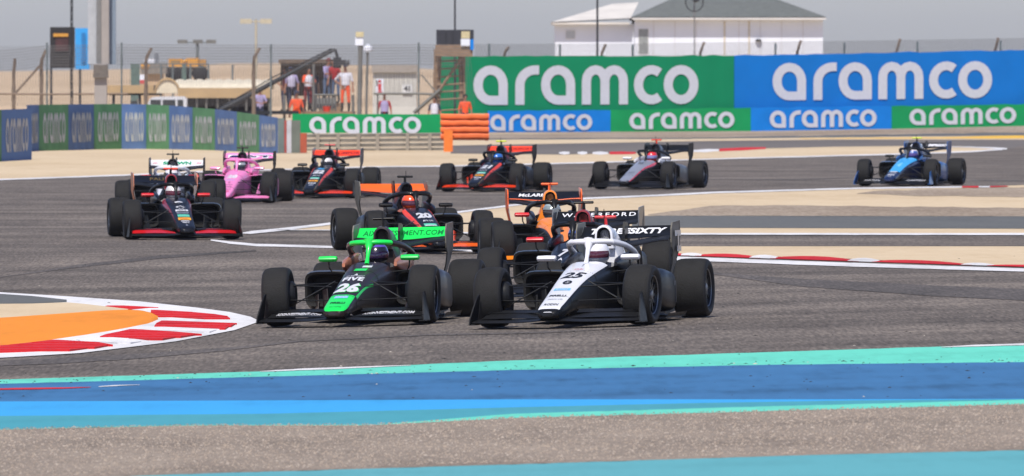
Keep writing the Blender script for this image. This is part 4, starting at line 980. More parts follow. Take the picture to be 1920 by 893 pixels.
person(556, 447.3, .04, 'down', 185, ORANGE_C, ORANGE_C, "worker in orange overalls and navy cap standing low in front of the platform", cap=NAVY_C)
person(585, 453.6, DECK, 'down', 175, NAVY_C, NAVY_C, "worker in dark clothes half hidden behind the middle platform post", skin=cloth("dark_skin", (84, 60, 50)))
person(536, 454.2, DECK, 'mixed', 150, MAROON, NAVY_C, "person in maroon in the shade at the left corner of the shelter")
person(487, 470, .15, 'front', 190, LILAC, NAVY_C, "person in lilac shirt in front of the tent beneath the crane arm", cap=MAROON)
person(721, 460, -.02, 'down', 180, RED_C, NAVY_C, "marshal in red with lilac bib in front of the grey container", cap=RED_C, bib=LILAC, h=.97)
person(815, 460, -.06, 'down', 170, NAVY_C, NAVY_C, "marshal in white bib left of the lookout tower ladder", bib=WHITE_C, h=.92)
person(872, 458, -.02, 'down', 190, ORANGE_C, NAVY_C, "marshal in orange overalls at the foot of the lookout tower", h=.95)

# ------------------------------------------------------------------ advertising walls
A_GREEN = mat("banner_green", lin(15, 130, 88), .8, spec=.08, var=.06, scale=.8, bump=.15, bscale=2.); A_BLUE = mat("banner_blue", lin(15, 112, 192), .8, spec=.08, var=.06, scale=.8, bump=.15, bscale=2.)
B_GREEN = mat("panel_green", lin(22, 144, 84), .75, spec=.1, var=.08, scale=1.2); B_BLUE = mat("panel_blue", lin(17, 122, 208), .75, spec=.1, var=.08, scale=1.2)
A_WHITE = mat("letter_white", lin(196, 198, 206), .6, var=.04)
S_GREEN = mat("pale_green", lin(92, 138, 100), .8, spec=.15, var=.16, scale=1.4); S_BLUE = mat("pale_blue", lin(90, 116, 160), .8, spec=.15, var=.16, scale=1.4); S_WHITE = mat("dull_white", lin(176, 178, 178), .7, var=.14, scale=3)  # paler and greyer than the banners on the right
GREY_T = mat("grey_steel", lin(112, 112, 108), .6, .3, var=.2, scale=3)
def face_panel(P0, P1, z0, z1, th, m, name, label, cat, group, wave=0., logo=None, lm=A_WHITE, z1b=None, z0b=None):
    """upright panel from ground point P0 (left) to P1 (right)"""
    P0, P1 = Vector((P0[0], P0[1], 0)), Vector((P1[0], P1[1], 0)); u = (P1 - P0); L_ = u.length; u.normalize(); n = Vector((u.y, -u.x, 0))
    if n.y > 0: n = -n
    mb = MB(); k = max(2, int(L_ / .5)); S = []
    for i in range(k + 1):
        p = P0 + u * (L_ * i / k); wv = (rnd.uniform(-wave, wave) if wave else 0); wt = (rnd.uniform(-wave, wave) if wave else 0)
        a = p + n * wv * .4; zt = z1 + ((z1b or z1) - z1) * i / k + wt; zb = z0 + ((z0 if z0b is None else z0b) - z0) * i / k; S.append([a + Vector((0, 0, zb)), a + Vector((0, 0, zt)), a - n * th + Vector((0, 0, zt)), a - n * th + Vector((0, 0, zb))])
    mb.loft(S); o = mb.build(name, m, smooth=0, label=label, cat=cat, group=group)
    if logo:
        fx0, fx1, fz0, fz1 = logo; H = z1 - z0; slope = (((z1b or z1) - z1) + ((z0 if z0b is None else z0b) - z0)) / 2 / L_; ul = u + Vector((0, 0, slope))
        b = logo_mesh(P0 + u * (L_ * fx0) + n * (wave * .4 + .01) + Vector((0, 0, z0 + H * fz0 + slope * L_ * fx0)), ul, (0, 0, 1), n, L_ * (fx1 - fx0), H * (fz1 - fz0))
        b.build("lettering", lm, o, smooth=0)
    return o
def bb(px): # ground line of the right-hand wall: distance along the photo column
    return interp([(820, 477.4), (868, 478), (1145, 482), (1408, 485), (1672, 488.5), (1965, 492), (2120, 493.8)], px)
def wp(px, dd=0.): p = W(px, 133, bb(px) + dd); return (p.x, p.y)
small = [(917, 1145, B_BLUE, "blue", (.005, .845, .14, .83), "low blue banner right of the orange barrier"), (1145, 1408, B_GREEN, "green", (.13, .88, .15, .86), "low green banner below the big green billboard"), (1408, 1672, B_BLUE, "blue", (.13, .89, .14, .86), "low blue banner below the left part of the big blue billboard"), (1672, 2120, B_GREEN, "green", (.072, .517, .16, .86), "low green banner at the right end")]
zl = [.92, .94, 1.03, 1.09, 1.225]; zbl = [-.06, -.04, .01, .09, .295]
for k, (x0, x1, m, cn, lg, lab) in enumerate(small): face_panel(wp(x0 + .15), wp(x1 - .15), zbl[k], zl[k], .12, m, "wall_banner", lab + " with white lettering", "banner", "low banners along the wall", .02, lg, z1b=zl[k + 1], z0b=zbl[k + 1])
def bank():
    mb = MB(); xs = [905, 1145, 1408, 1672, 2120]; v = []
    for k, x in enumerate(xs):
        z = max(.0, zbl[k]); a = wp(x, -.06); v += [(a[0] - .1, a[1] - 9 - 30 * z, -.004), (a[0], a[1] - 3, z * .75 + .012), (a[0], a[1] + .3, z + .02)]
    mb.add(v, [(3 * i + j, 3 * i + 3 + j, 3 * i + 4 + j, 3 * i + 1 + j) for i in range(4) for j in range(2)])
    mb.build("gravel_bank", STONE, kind='structure', smooth=0)
bank()
face_panel(wp(869, .6), wp(1376.6, .6), .8, 3.205, .10, A_GREEN, "billboard", "big green billboard with large white lettering", "billboard", "big billboards above the wall", .03, (.035, .865, .15, .84), z1b=3.26)
face_panel(wp(1377.4, .6), wp(2120, .6), .8, 3.26, .10, A_BLUE, "billboard", "big blue billboard with large white lettering", "billboard", "big billboards above the wall", .03, (.0935, .645, .21, .86), z1b=3.59)
face_panel(wp(819, 3.5), wp(866, 3.5), -.02, 3.2, .1, A_GREEN, "banner", "plain green banner seen through the lookout tower ladder", "banner", None, .02)

# guard rail with a green banner on top, orange barrier, striped wall end
rail = empty("guard_rail", W(700, 133, 372) * 1, "grey steel guard rail of stacked beams on posts under the low green banner", "guard rail"); rail.location.z = 0
def relbox(x0, x1, y0, y1, d, dep, name, m, parent, bev=0):
    """box between photo columns and rows at distance d, dep metres deep"""
    a, b = W(x0, y1, d), W(x1, y0, d); mb = MB().box(a.x, b.x, d, d + dep, a.z, b.z)
    if parent: mb.v = [tuple(Vector(v) - parent.location) for v in mb.v]
    return mb.build(name, m, parent, smooth=0)
GALV = mat("galvanised", lin(150, 144, 134), .55, .35, 0, .22, 2.5)
for k in range(4):
    y0 = 250.5 + 9.2 * k; a, b = W(572, y0 + 8, 372), W(834, y0 + 5.5, 372); h = 7.0 * 372 / FOC; mb = MB(); S = []
    for x, zb in ((a.x, a.z), (b.x, b.z + .0)):
        S.append([(x - rail.location.x, q, zb + t * h) for q, t in ((0, 0), (-.05, .12), (-.05, .36), (0, .5), (-.05, .64), (-.05, .88), (0, 1), (.02, 1), (.02, 0))])
    mb.loft(S).build("beam", GALV, rail, smooth=0)
for x in (596, 634, 672, 708, 764, 806): relbox(x - 3.2, x + 3.2, 250, 287, 371.8, .1, "post", mat("rail_post", lin(142, 134, 122), .7, var=.15), rail)
g = W(548, 133, 373.5), W(825.5, 133, 373.5)
zt, zb = W(0, 214, 373.5).z, W(0, 249.5, 373.5).z
face_panel((g[0].x, g[0].y), (g[1].x, g[1].y), zb, zt, .08, B_GREEN, "rail_banner", "low green banner fixed above the grey guard rail", "banner", None, .015, (.115, .87, -.02, .86))
ob = empty("orange_barrier", (0, 0, 0), "bright orange slatted safety barrier with a thick orange post", "barrier"); ob.location = (W(870, 133, 366).x, 366, 0)
OB_M = mat("orange_plastic", lin(222, 104, 44), .55, var=.15, scale=3, bump=.2)
for k in range(4): 
    a, b = W(826, 224 + 12.3 * k, 366), W(917, 213.5 + 12.3 * k, 366); mb = MB(); S = []
    for x in lerp_n(a.x, b.x, 8):
        sg = rnd.uniform(-.012, .012); S.append([(x - ob.location.x, -.03 + q, t + sg) for q, t in ((0, a.z + .006), (-.035, a.z + .05), (-.035, b.z - .05), (0, b.z - .006), (.05, b.z - .006), (.05, a.z + .006))])
    mb.loft(S).build("slat", OB_M, ob, smooth=30)
relbox(832, 849, 244, 288, 365.6, .22, "post", mat("orange_post", lin(226, 116, 36), .5, var=.1), ob); relbox(909, 916, 213, 264, 366.1, .06, "post", OB_M, ob); relbox(828, 915, 214.5, 263, 366.06, .03, "back_panel", mat("orange_back", lin(196, 84, 40), .7), ob)

# left wall of alternating panels, curving along the run-off
LW = [(50, 366), (73, 369), (128, 372), (176, 376), (228, 378), (274, 378.5), (317, 377), (361, 375), (403, 372), (444, 367), (486, 362), (521, 359)]
LT = [(59, 197), (130, 196), (250, 195), (317, 198), (403, 205), (444, 210), (521, 221)]
def wall_panel(x0, x1, d0, d1, m, label, lg=True, name="wall_panel", zr=None):
    a, b = W(x0, 133, d0), W(x1, 133, d1); za, zb = W(x0, interp(LT, x0) if zr is None else zr[0], d0).z, W(x1, interp(LT, x1) if zr is None else zr[1], d1).z
    mb = MB(); th = Vector((0, .35, 0)); A, B = Vector((a.x, a.y, -.05)), Vector((b.x, b.y, -.05))
    mb.loft([[A, Vector((a.x, a.y, za)), Vector((a.x, a.y, za)) + th, A + th], [B, Vector((b.x, b.y, zb)), Vector((b.x, b.y, zb)) + th, B + th]])
    o = mb.build(name, m, smooth=0, label=label, cat="wall panel" if lg else "barrier end", group="lettered panels of the left wall" if lg else None)
    if lg:
        u = Vector((b.x - a.x, b.y - a.y, 0)); L_ = u.length; u.normalize(); n = Vector((u.y, -u.x, 0)); n = -n if n.y > 0 else n
        logo_mesh(Vector((a.x, a.y, 0)) + u * L_ * .13 + Vector((0, 0, min(za, zb) * .17)), u, (0, 0, 1), n, L_ * .76, min(za, zb) * .66).build("lettering", S_WHITE, o, smooth=0)
    return o
ords = ["first narrow blue", "first green", "second blue", "second green", "third blue", "third green", "fourth blue", "fourth green", "fifth blue", "fifth green", "last blue"]
for k in range(len(LW) - 1):
    (x0, d0), (x1, d1) = LW[k], LW[k + 1]
    wall_panel(x0 + .1, x1 - .1, d0, d1, S_BLUE if k % 2 == 0 else S_GREEN, "pale %s lettered panel of the left wall counted from the nearest end" % ords[k])
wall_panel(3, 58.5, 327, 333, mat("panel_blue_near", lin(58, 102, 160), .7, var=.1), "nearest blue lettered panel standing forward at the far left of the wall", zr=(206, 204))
wall_panel(-75, 2.7, 318, 327, S_GREEN, "green panel of which only a sliver shows at the left edge of the wall", zr=(207, 206))
we = empty("barrier_end", (W(548, 133, 358).x, 358, 0), "grey, white and rusty red striped end of the left wall beside the guard rail", "barrier end")
for x0, x1, c in ((521.5, 533, (96, 108, 106)), (533, 537.5, (150, 70, 64)), (537.5, 546.5, (176, 176, 182)), (546.5, 563, (98, 104, 96)), (563, 575, (158, 76, 52))): relbox(x0 + .15, x1 - .15, 222 if x0 < 533 else (226 if x1 < 564 else 250), 287, 358, .5, "block", mat("block_%d" % c[0], lin(*c), .8, var=.2, scale=2), we)
# ------------------------------------------------------------------ buildings, towers, masts and compound behind the walls
def thing(name, px, d, label, cat, group=None): return empty(name, (W(px, 133, d).x, d, 0), label, cat, group)
def rb(x0, x1, y0, y1, d, dep, name, m, par, gr=False):
    if gr: y1 = HORIZ + CAM_H * FOC / d
    return relbox(x0, x1, y0, y1, d, dep, name, m, par)
def tub(par, pts, r, name, m, n=6):
    mb = MB().tube([Vector(p) - (par.location if par else Vector()) for p in pts], r, n); return mb.build(name, m, par, smooth=60)
def foot(px, d): p = W(px, 133, d); return Vector((p.x, p.y, 0))
RENDER = mat("white_render", lin(216, 220, 230), .85, var=.05, scale=.5, bump=.1); FASCIA = mat("white_fascia", lin(208, 206, 204), .7, var=.08, scale=1)
ROOF_G = mat("grey_green_roof", lin(98, 102, 99), .9, var=.14, scale=3., bump=.5, bscale=9); ROOF_W = mat("weathered_white_roof", lin(204, 199, 192), .8, var=.09, scale=.9, bump=.2)
BEIGE = mat("beige_canvas", lin(176, 150, 112), .85, var=.1, scale=1); LAMPC = mat("lamp_pale", lin(176, 168, 146), .7, var=.1); CREAM = mat("cream_canvas", lin(212, 202, 180), .8, var=.1, scale=1.2); SHADE = mat("painted_shade", lin(38, 36, 36), .9)  # SHADE: near-black colour painting the shade under tent and canopy
GLASSD = mat("dark_glass", lin(40, 46, 52), .15, coat=.4); WOODB = mat("weathered_wood", lin(136, 112, 90), .85, var=.25, scale=3, stretch=(1, 1, 4)); BROWNC = mat("brown_cladding", lin(92, 78, 66), .85, var=.25, scale=2)
POST_C = mat("concrete_post", lin(128, 112, 98), .85, var=.2, scale=4); POST_G = mat("green_post", lin(98, 108, 110), .7, var=.15, scale=4); MAST_C = mat("mast_concrete", lin(150, 144, 140), .8, var=.1, scale=1.5)
DARKM = mat("dark_metal", lin(48, 50, 54), .5, .3, var=.2); WIRE = mat("fence_wire", lin(124, 122, 122), .6, .4); CRANE = mat("crane_black", lin(30, 34, 40), .5, .2, var=.2)

bd = 585.
hb = thing("white_building", 1290, bd, "white rendered low building with grey and white hipped roofs above the billboards", "building")
Lx = lambda px, d=bd: W(px, 133, d).x - hb.location.x
Zy = lambda y, d=bd: W(0, y, d).z
def wall_box(x0, x1, y0, y1, ztop, name): return MB().box(Lx(x0), Lx(x1), y0, y1, 0, ztop).build(name, RENDER, hb, smooth=0)
wall_box(1190, 1543, 0, 14, Zy(36), "wall"); wall_box(1041, 1189.7, 2.2, 12, Zy(45), "wall")
# main hipped roof, fascia, then the lower white roof on the left
def hip(x0, x1, y0, y1, ze, zr, rx0, rx1, ry, m, name):
    mb = MB(); v = [(x0, y0, ze), (x1, y0, ze), (x1, y1, ze), (x0, y1, ze), (rx0, ry, zr), (rx1, ry, zr)]
    mb.add(v, [(0, 1, 5, 4), (1, 2, 5), (2, 3, 4, 5), (3, 0, 4), (3, 2, 1, 0)]); return mb.build(name, m, hb, smooth=0)
ze = Zy(33) 
hip(Lx(1184), Lx(1549), -.7, 14.7, ze + .02, Zy(-26), Lx(1310), Lx(1400), 7., ROOF_G, "roof")
MB().box(Lx(1185), Lx(1548), -.66, 14.6, Zy(37), ze).build("fascia", FASCIA, hb, smooth=0)
ze2 = Zy(45)
mbr = MB(); xl, xr = Lx(1034), Lx(1183)
mbr.add([(xl, 1.5, ze2 + .10), (xr, 1.5, ze2 + .30), (xr, 12.6, ze2 + .3), (xl, 12.6, ze2 + .1), (Lx(1150), 6.5, Zy(6)), (Lx(1200), 6.5, Zy(3)), (xr, 9, Zy(5))], [(0, 1, 5, 4), (0, 4, 3), (3, 4, 5, 2), (1, 2, 5), (3, 2, 1, 0)])
mbr.build("roof", ROOF_W, hb, smooth=0); MB().box(xl + .03, xr - .05, 1.55, 12.5, ze2 - .02, ze2 + .09).build("fascia", ROOF_W, hb, smooth=0)
wf = MB().box(Lx(1197), Lx(1216), -.02, .05, Zy(102), Zy(54)).build("window", FASCIA, hb, smooth=0); MB().box(Lx(1198), Lx(1215), -.035, -.022, Zy(101), Zy(55)).build("pane", mat("door_grey", lin(136, 140, 140), .4, var=.2), wf, smooth=0)
wf = MB().box(Lx(1061), Lx(1079), 2.16, 2.24, Zy(73), Zy(57)).build("window", FASCIA, hb, smooth=0); MB().box(Lx(1062), Lx(1078), 2.145, 2.158, Zy(72), Zy(58)).build("pane", mat("pane_pale", lin(176, 180, 184), .3, var=.1), wf, smooth=0)
for x in (1357, 1403): MB().box(Lx(x), Lx(x + 3), -.03, -.003, 0, Zy(40)).build("downpipe", mat("stained_pipe", lin(196, 186, 168), .8, var=.2), hb, smooth=0)
MB().lathe([(-.04, .16), (.0, .17), (.06, .10), (.08, 0)], 'z', 14, c=(Lx(1422), -.1, Zy(76))).build("wall_lamp", DARKM, hb)
for k in range(8): 
    x = 1225 + 40 * k
    if x not in (1345,): MB().box(Lx(x), Lx(x) + .03, -.012, -.002, 0, Zy(39)).build("wall_joint", mat("wall_joint", lin(196, 194, 196), .9), hb, smooth=0)
hoop = thing("hoop_dish", 1302, 560, "black ring with dark centre on a thin pole above the grey roof", "antenna"); c = W(1302, 4, 560) - hoop.location
mbh = MB().tube([(c.x + .43 * math.cos(t), c.y, c.z + .46 * math.sin(t)) for t in [2 * math.pi * k / 28 for k in range(29)]], .028, 6); mbh.build("ring", DARKM, hoop, smooth=60)
MB().lathe([(-.08, .02), (0, .17), (.08, .15), (.1, 0)], 'z', 12, c=(c.x + .08, c.y, c.z + .06)).build("centre", DARKM, hoop); tub(hoop, [foot(1302, 560.3), W(1302, 0, 560.3)], .03, "pole", WIRE)
for k in range(3): tub(hoop, [W(1302, 4, 560), Vector((c.x + .43 * math.cos(2.1 * k + .4), c.y, c.z + .46 * math.sin(2.1 * k + .4))) + hoop.location], .012, "spoke", DARKM)

# wire fence along the top of the billboards and on to the left
wfz = thing("wire_fence", 1400, 500, "wire fence with thin posts and slanted concrete post tops above the billboards", "fence")
for px in (917, 1050, 1186, 1454, 1583, 1720, 1876): dd = bb(px) + 2; tub(wfz, [foot(px, dd), W(px, interp([(917, 82), (1186, 84), (1583, 80), (1876, 76)], px), dd)], .045, "post", POST_G)
for px in (950, 1132, 1317, 1498, 1684, 1868): dd = bb(px) + 2.2; tub(wfz, [foot(px - 4, dd), W(px - 4, 106, dd), W(px - 3, 98, dd), W(px + 4, interp([(950, 88), (1317, 79), (1684, 73), (1868, 71)], px), dd)], .065, "slanted_post", POST_C, 5)
for k in range(7):
    dy = 3.6 * k; tub(wfz, [W(px, interp([(890, 84), (1186, 83), (1583, 78), (1960, 72)], px) + dy, bb(px) + 2) for px in (890, 1050, 1186, 1320, 1454, 1583, 1720, 1876, 1960)], .010, "wire", WIRE, 3)
lf = thing("wire_fence", 400, 425, "long wire fence on thin posts behind the left wall", "fence")
for px, y in ((88, 80), (228, 80), (508, 83), (785, 80)): tub(lf, [foot(px, 425), W(px, y, 425)], .034, "post", POST_G)
for px, y, s in ((28, 110, 0), (80, 94, 6), (276, 90, 8), (478, 90, 9)): tub(lf, [foot(px - 2, 425.5), W(px - 2, y + 30, 425.5), W(px - 1, y + 18, 425.5), W(px + s, y, 425.5)], [.085, .075, .07, .06], "slanted_post", POST_C, 5)
for k in range(8): tub(lf, [W(px, 84 + 5.2 * k + sg, 425.2) for px, sg in ((-40, 14), (28, 10), (88, 2), (228, 0), (400, 1), (508, 1), (650, 2), (785, 0), (880, 2))], .010, "wire", WIRE, 3)
tub(lf, [W(-40, 176, 425), W(90, 177, 425), W(240, 176, 425)], .04, "rail", POST_C); tub(lf, [W(28, 176, 425.3), W(76, 122, 425.3)], .05, "brace", POST_C)
tub(lf, [W(700, 176, 425), W(785, 176, 425), W(815, 177, 425)], .05, "rail", GREY_T); tub(lf, [W(790, 140, 425), W(825, 182, 425)], .03, "brace", GREY_T); tub(lf, [W(776, 212, 425), W(826, 168, 425)], .08, "brace", GREY_T)

def veil(par, x0, x1, ytop, ybot, dfun, nx, m):
    """woven wire: many thin strands joined, too fine to count"""
    mb = MB()
    for k in range(nx):
        px = x0 + (x1 - x0) * k / (nx - 1)
        for s in (-1, 1):
            a, b = W(px, ytop(px), dfun(px)), W(px + s * 9, ybot(px), dfun(px)); mb.tube([a - par.location, b - par.location], .0055, 3, cap=False)
    o = mb.build("wire_mesh", m, par, smooth=0); o["kind"] = "stuff"
veil(lf, -40, 880, lambda p: 86, lambda p: 200, lambda p: 425.1, 190, WIRE)
veil(wfz, 890, 1960, lambda p: interp([(890, 84), (1186, 83), (1583, 78), (1960, 72)], p), lambda p: 112, lambda p: bb(p) + 2, 200, WIRE)
# tall mast at the left with equipment panels, and the twin advertisement hung behind
tm = thing("floodlight_mast", 187, 420, "thick pale mast with grey panels rising beyond the left wall", "mast")
rb(177, 200, 120, 0, 420, .5, "base_column", MAST_C, tm, True); rb(181, 190, -40, 120, 420.1, .25, "column", mat("mast_dark", lin(112, 112, 112), .7, var=.1), tm); rb(190.3, 204, -40, 120, 420, .4, "column", MAST_C, tm)
rb(165, 180, -40, 120, 420.6, .2, "pale_panel", mat("panel_pale", lin(168, 172, 178), .5, var=.08), tm); rb(205, 217, -40, 121, 420.5, .25, "blue_panel", mat("panel_greyblue", lin(118, 132, 148), .5, var=.1), tm); rb(175, 202, 122, 146, 419.8, .6, "bracket", mat("bracket", lin(104, 98, 92), .6, .2, var=.2), tm)
lm = thing("lattice_mast", 134, 415, "thin dark lattice mast in front of the black and blue advertisement", "mast")
for dx in (-1.6, 1.6): tub(lm, [foot(134 + dx, 415), W(134.5 + dx, -40, 415)], .02, "leg", DARKM)
for k in range(26): tub(lm, [W(134 + (1.6 if k % 2 else -1.6), 185 - 8 * k, 415), W(134 - (1.6 if k % 2 else -1.6), 177 - 8 * k, 415)], .016, "lattice_bar", DARKM, 4)
ad = thing("advertisement", 130, 560, "black and light blue advertisement board hanging left of the pale mast", "billboard")
bk = rb(94, 140, 51, 128, 560, .2, "black_panel", mat("ad_black", lin(26, 25, 27), .6, var=.1), ad); rb(141, 168, 53, 130, 560, .2, "blue_panel", mat("ad_blue", lin(40, 146, 214), .6, var=.06), ad)
rb(100, 128, 63, 69, 559.9, .05, "print", mat("ad_gold", lin(190, 136, 50), .6), ad); rb(104, 128, 72, 96, 559.88, .05, "print", mat("ad_red", lin(62, 34, 36), .7, var=.4, scale=3), ad); rb(153, 160, 62, 118, 559.9, .05, "print", mat("ad_darkblue", lin(26, 108, 168), .6), ad)
for x in (96, 150): tub(ad, [foot(x, 560.4), W(x, 60, 560.4)], .06, "leg", DARKM)
# masts and lamp posts
def pole(px, y0, d, r, label, m=DARKM):
    p = thing("thin_mast", px, d, label, "mast"); tub(p, [foot(px, d), W(px, y0, d)], [r, r * .7], "pole", m); return p
pole(853, -40, 470, .05, "thin dark mast rising above the lookout tower cabin"); pole(1120, -40, 500, .06, "thin dark mast in front of the white weathered roof")
l1 = thing("lamp_post", 480, 700, "tall pale lamp post with a two armed head behind the tents", "lamp post"); tub(l1, [foot(480, 700), W(480, 36, 700)], [.09, .06], "pole", LAMPC)
for s in (-1, 1):
    a = tub(l1, [W(480, 41, 700), W(480 + 16 * s, 40, 700)], .05, "arm", LAMPC); mbx = W(480 + 19 * s, 41, 700) - l1.location; MB().box(mbx.x - .35, mbx.x + .35, mbx.y - .2, mbx.y + .2, mbx.z - .12, mbx.z + .18).build("lamp_head", LAMPC, l1)
l2 = thing("lamp_post", 370, 700, "green lamp post with three flat heads near the yellow machines", "lamp post"); tub(l2, [foot(370, 700), W(370, 80, 700)], [.12, .09], "pole", POST_G)
for x in (342, 371, 396):
    q = W(x, 79, 700) - l2.location; MB().box(q.x - .30, q.x + .30, q.y - .2, q.y + .2, q.z - .1, q.z + .14).build("lamp_head", GREY_T, l2)
tub(l2, [W(338, 80, 700.1), W(400, 80, 700.1)], .04, "arm", POST_G)
# pole with white camera box and the white dome pole
cp = thing("camera_pole", 675, 440, "pole topped by a white box and a sand coloured cap", "pole"); tub(cp, [foot(673, 440), W(676, 82, 440)], .09, "pole", GREY_T); rb(666, 681, 70, 86, 439.9, .3, "white_box", RENDER, cp); rb(667, 682, 60, 69.5, 439.85, .4, "cap", mat("cap_sand", lin(190, 178, 140), .7), cp)
dp = thing("dome_pole", 690, 445, "thin pole topped by a round white dome", "pole"); tub(dp, [foot(686, 445), W(689, 98, 445)], .05, "pole", GREY_T); q = W(690, 97, 445) - dp.location
MB().lathe([(0, .0), (0, .16), (.08, .19), (.2, .16), (.27, .08), (.29, 0)], 'z', 16, c=tuple(q)).build("dome", RENDER, dp)
# grey container with two notices
gc = thing("container", 738, 520, "long pale grey container with notices behind the guard rail", "container"); GREYW = mat("pale_grey_panel", lin(186, 184, 178), .7, var=.08, scale=1)
rb(699, 781, 136, 0, 520, 2.6, "wall", GREYW, gc, True); rb(697, 783, 122, 136, 519.8, 3., "roof_band", mat("roof_band", lin(150, 142, 134), .8, var=.15), gc)
for k in range(9): rb(704 + 8.6 * k, 705.4 + 8.6 * k, 138, 176, 519.96, .03, "rib", mat("rib_grey", lin(168, 166, 162), .7), gc)
nb = thing("notice_board", 708, 455, "white notice board with a red figure in front of the container", "notice board"); rb(704.5, 719, 148, 176, 455, .06, "board", RENDER, nb)
v, f, asp = text2d("i", .1); q = W(712, 160, 455) - nb.location; mb = MB().add([(q.x + a * .35, -.01, q.z + b * .42) for a, b in v], f); mb.build("figure", mat("notice_red", lin(200, 40, 44), .6), nb, smooth=0); rb(709, 716, 171, 173.5, 454.97, .02, "print", mat("notice_red", (0, 0, 0)), nb); rb(705.4, 708, 151, 160, 454.97, .02, "print", GREY_T, nb); tub(nb, [foot(708, 455.1), W(708, 150, 455.1)], .035, "leg", GREY_T)
v, f, asp = text2d("41", .05); q = W(763, 166, 519.9) - gc.location; rb(754, 773, 159, 176, 519.9, .05, "notice", mat("notice_pale", lin(206, 206, 206), .7), gc); MB().add([(q.x + a * .24, -.12, q.z + b * .24) for a, b in v], f).build("print", DARKM, gc, smooth=0)
# lookout tower: scaffold of weathered timber with a black cabin
lt = thing("lookout_tower", 850, 462.5, "timber ladder tower with black cabin in front of the plain green banner", "tower")
for x in (814, 822): tub(lt, [foot(x, 462), W(x + 3, 92, 462)], .075, "leg", WOODB, 5)
for x in (865, 871): tub(lt, [foot(x, 462), W(x - 2, 88, 462)], .075, "leg", WOODB, 5)
for y in (205, 184.5, 170, 157, 142, 127, 113): tub(lt, [W(818, y + 3, 461.9), W(869, y, 461.9)], .035, "rung", WOODB, 5)
tub(lt, [W(815, 182, 461.8), W(866, 108, 461.8)], .06, "brace", WOODB, 5)
for x in (819, 868): tub(lt, [foot(x, 464), W(x, 92, 464)], .07, "leg", WOODB, 5)
rb(816, 886, 84, 106, 461.2, 1.9, "deck_frame", WOODB, lt); cbn = rb(818, 888, 56, 84, 461.2, 1.9, "cabin", mat("cabin_black", lin(44, 46, 54), .7, var=.2), lt)
rb(864, 881, 73, 87, 461.1, .06, "white_panel", RENDER, lt); rb(865, 881, 59, 72, 461.1, .06, "sand_panel", mat("cap_sand", (0, 0, 0)), lt); rb(882, 888, 74, 94, 461.1, .06, "blue_panel", B_BLUE, lt)
for x in (835, 848): rb(x, x + 1.2, 58, 84, 461.15, .04, "cabin_strip", DARKM, lt)

# marshal platform with brown shelter
ms = thing("marshal_post", 590, 452, "brown slatted marshal shelter on a raised platform with grey railing", "shelter")
rb(526, 626, 116, 180, 456, .15, "back_wall", BROWNC, ms); rb(522, 628, 112, 119, 453, 3.2, "roof", mat("thatch_brown", lin(106, 90, 76), .9, var=.25), ms)
for k in range(6): rb(526, 624, 121 + 9.5 * k, 128.5 + 9.5 * k, 455.9, .06, "plank", BROWNC, ms)
zdk = DECK; mbp = MB().box(Lx(0) * 0 + W(530, 133, 452).x - ms.location.x, W(664, 133, 452).x - ms.location.x, -3, 4, zdk - .1, zdk); mbp.build("deck", WOODB, ms, smooth=0)
mbp = MB().box(W(598, 133, 452).x - ms.location.x, W(640, 133, 452).x - ms.location.x, .3, 2.2, zdk + .002, zdk + .34); mbp.build("step", WOODB, ms, smooth=0)
for x in (533, 588, 662): tub(ms, [foot(x, 449.2), W(x, 120 if x == 588 else 178, 449.2)], .055, "post", GREY_T)
for x in (593, 599, 605, 611, 617, 623, 629): tub(ms, [W(x, 208, 449), W(x, 178, 449)], .035, "baluster", GREY_T, 4)
tub(ms, [W(589, 178, 449), W(632, 178, 449)], .045, "handrail", GREY_T); rb(591, 630, 184, 204, 449.3, .04, "mesh_panel", mat("mesh_grey", lin(128, 130, 130), .7, var=.15), ms)
for x0, x1, m in ((605, 620, mat("tub_red", lin(196, 62, 46), .6)), (560, 572, DARKM)):
    q = W((x0 + x1) / 2, 205, 448) ; t = thing("tub", (x0 + x1) / 2, 448, "red round tub under the platform railing" if x0 == 605 else "dark bin standing at the left of the platform railing", "tub" if x0 == 605 else "bin"); r = (x1 - x0) / 2 * 448 / FOC
    t.location.z = .99; MB().lathe([(0, 0), (0, r * .8), (.2 if x0 == 605 else .45, r), (.22 if x0 == 605 else .48, r * 1.06), (.22 if x0 == 605 else .48, 0)], 'z', 14).build("drum", m, t)

# television crane with its boom across the platform
tc = thing("camera_crane", 520, 446, "black camera crane boom slanting up with a hanging camera head", "camera crane")
A, B = W(405, 212, 446), W(622, 96, 446); tub(tc, [A, A.lerp(B, .5), B, W(630, 93, 446)], [.14, .11, .075, .07], "boom", CRANE, 6)
tub(tc, [A + Vector((0, .25, .12)), A.lerp(B, .5) + Vector((0, .1, .20)), B + Vector((0, 0, .1))], .025, "stay", CRANE, 4)
tub(tc, [W(629, 94, 446), W(633, 108, 446)], .06, "drop_arm", CRANE); rb(625, 640, 108, 128, 445.9, .35, "camera_head", CRANE, tc); rb(634, 649, 113, 122, 445.8, .5, "camera", DARKM, tc)
q = W(650, 118, 445.7) - tc.location; MB().lathe([(0, .09), (.12, .11), (.12, 0)], 'x', 10, c=tuple(q)).build("lens", DARKM, tc); rb(420, 560, 208, 214.5, 446.3, .3, "counterweight", CRANE, tc); tub(tc, [foot(440, 446.4), W(440, 196, 446.4)], .14, "column", CRANE)

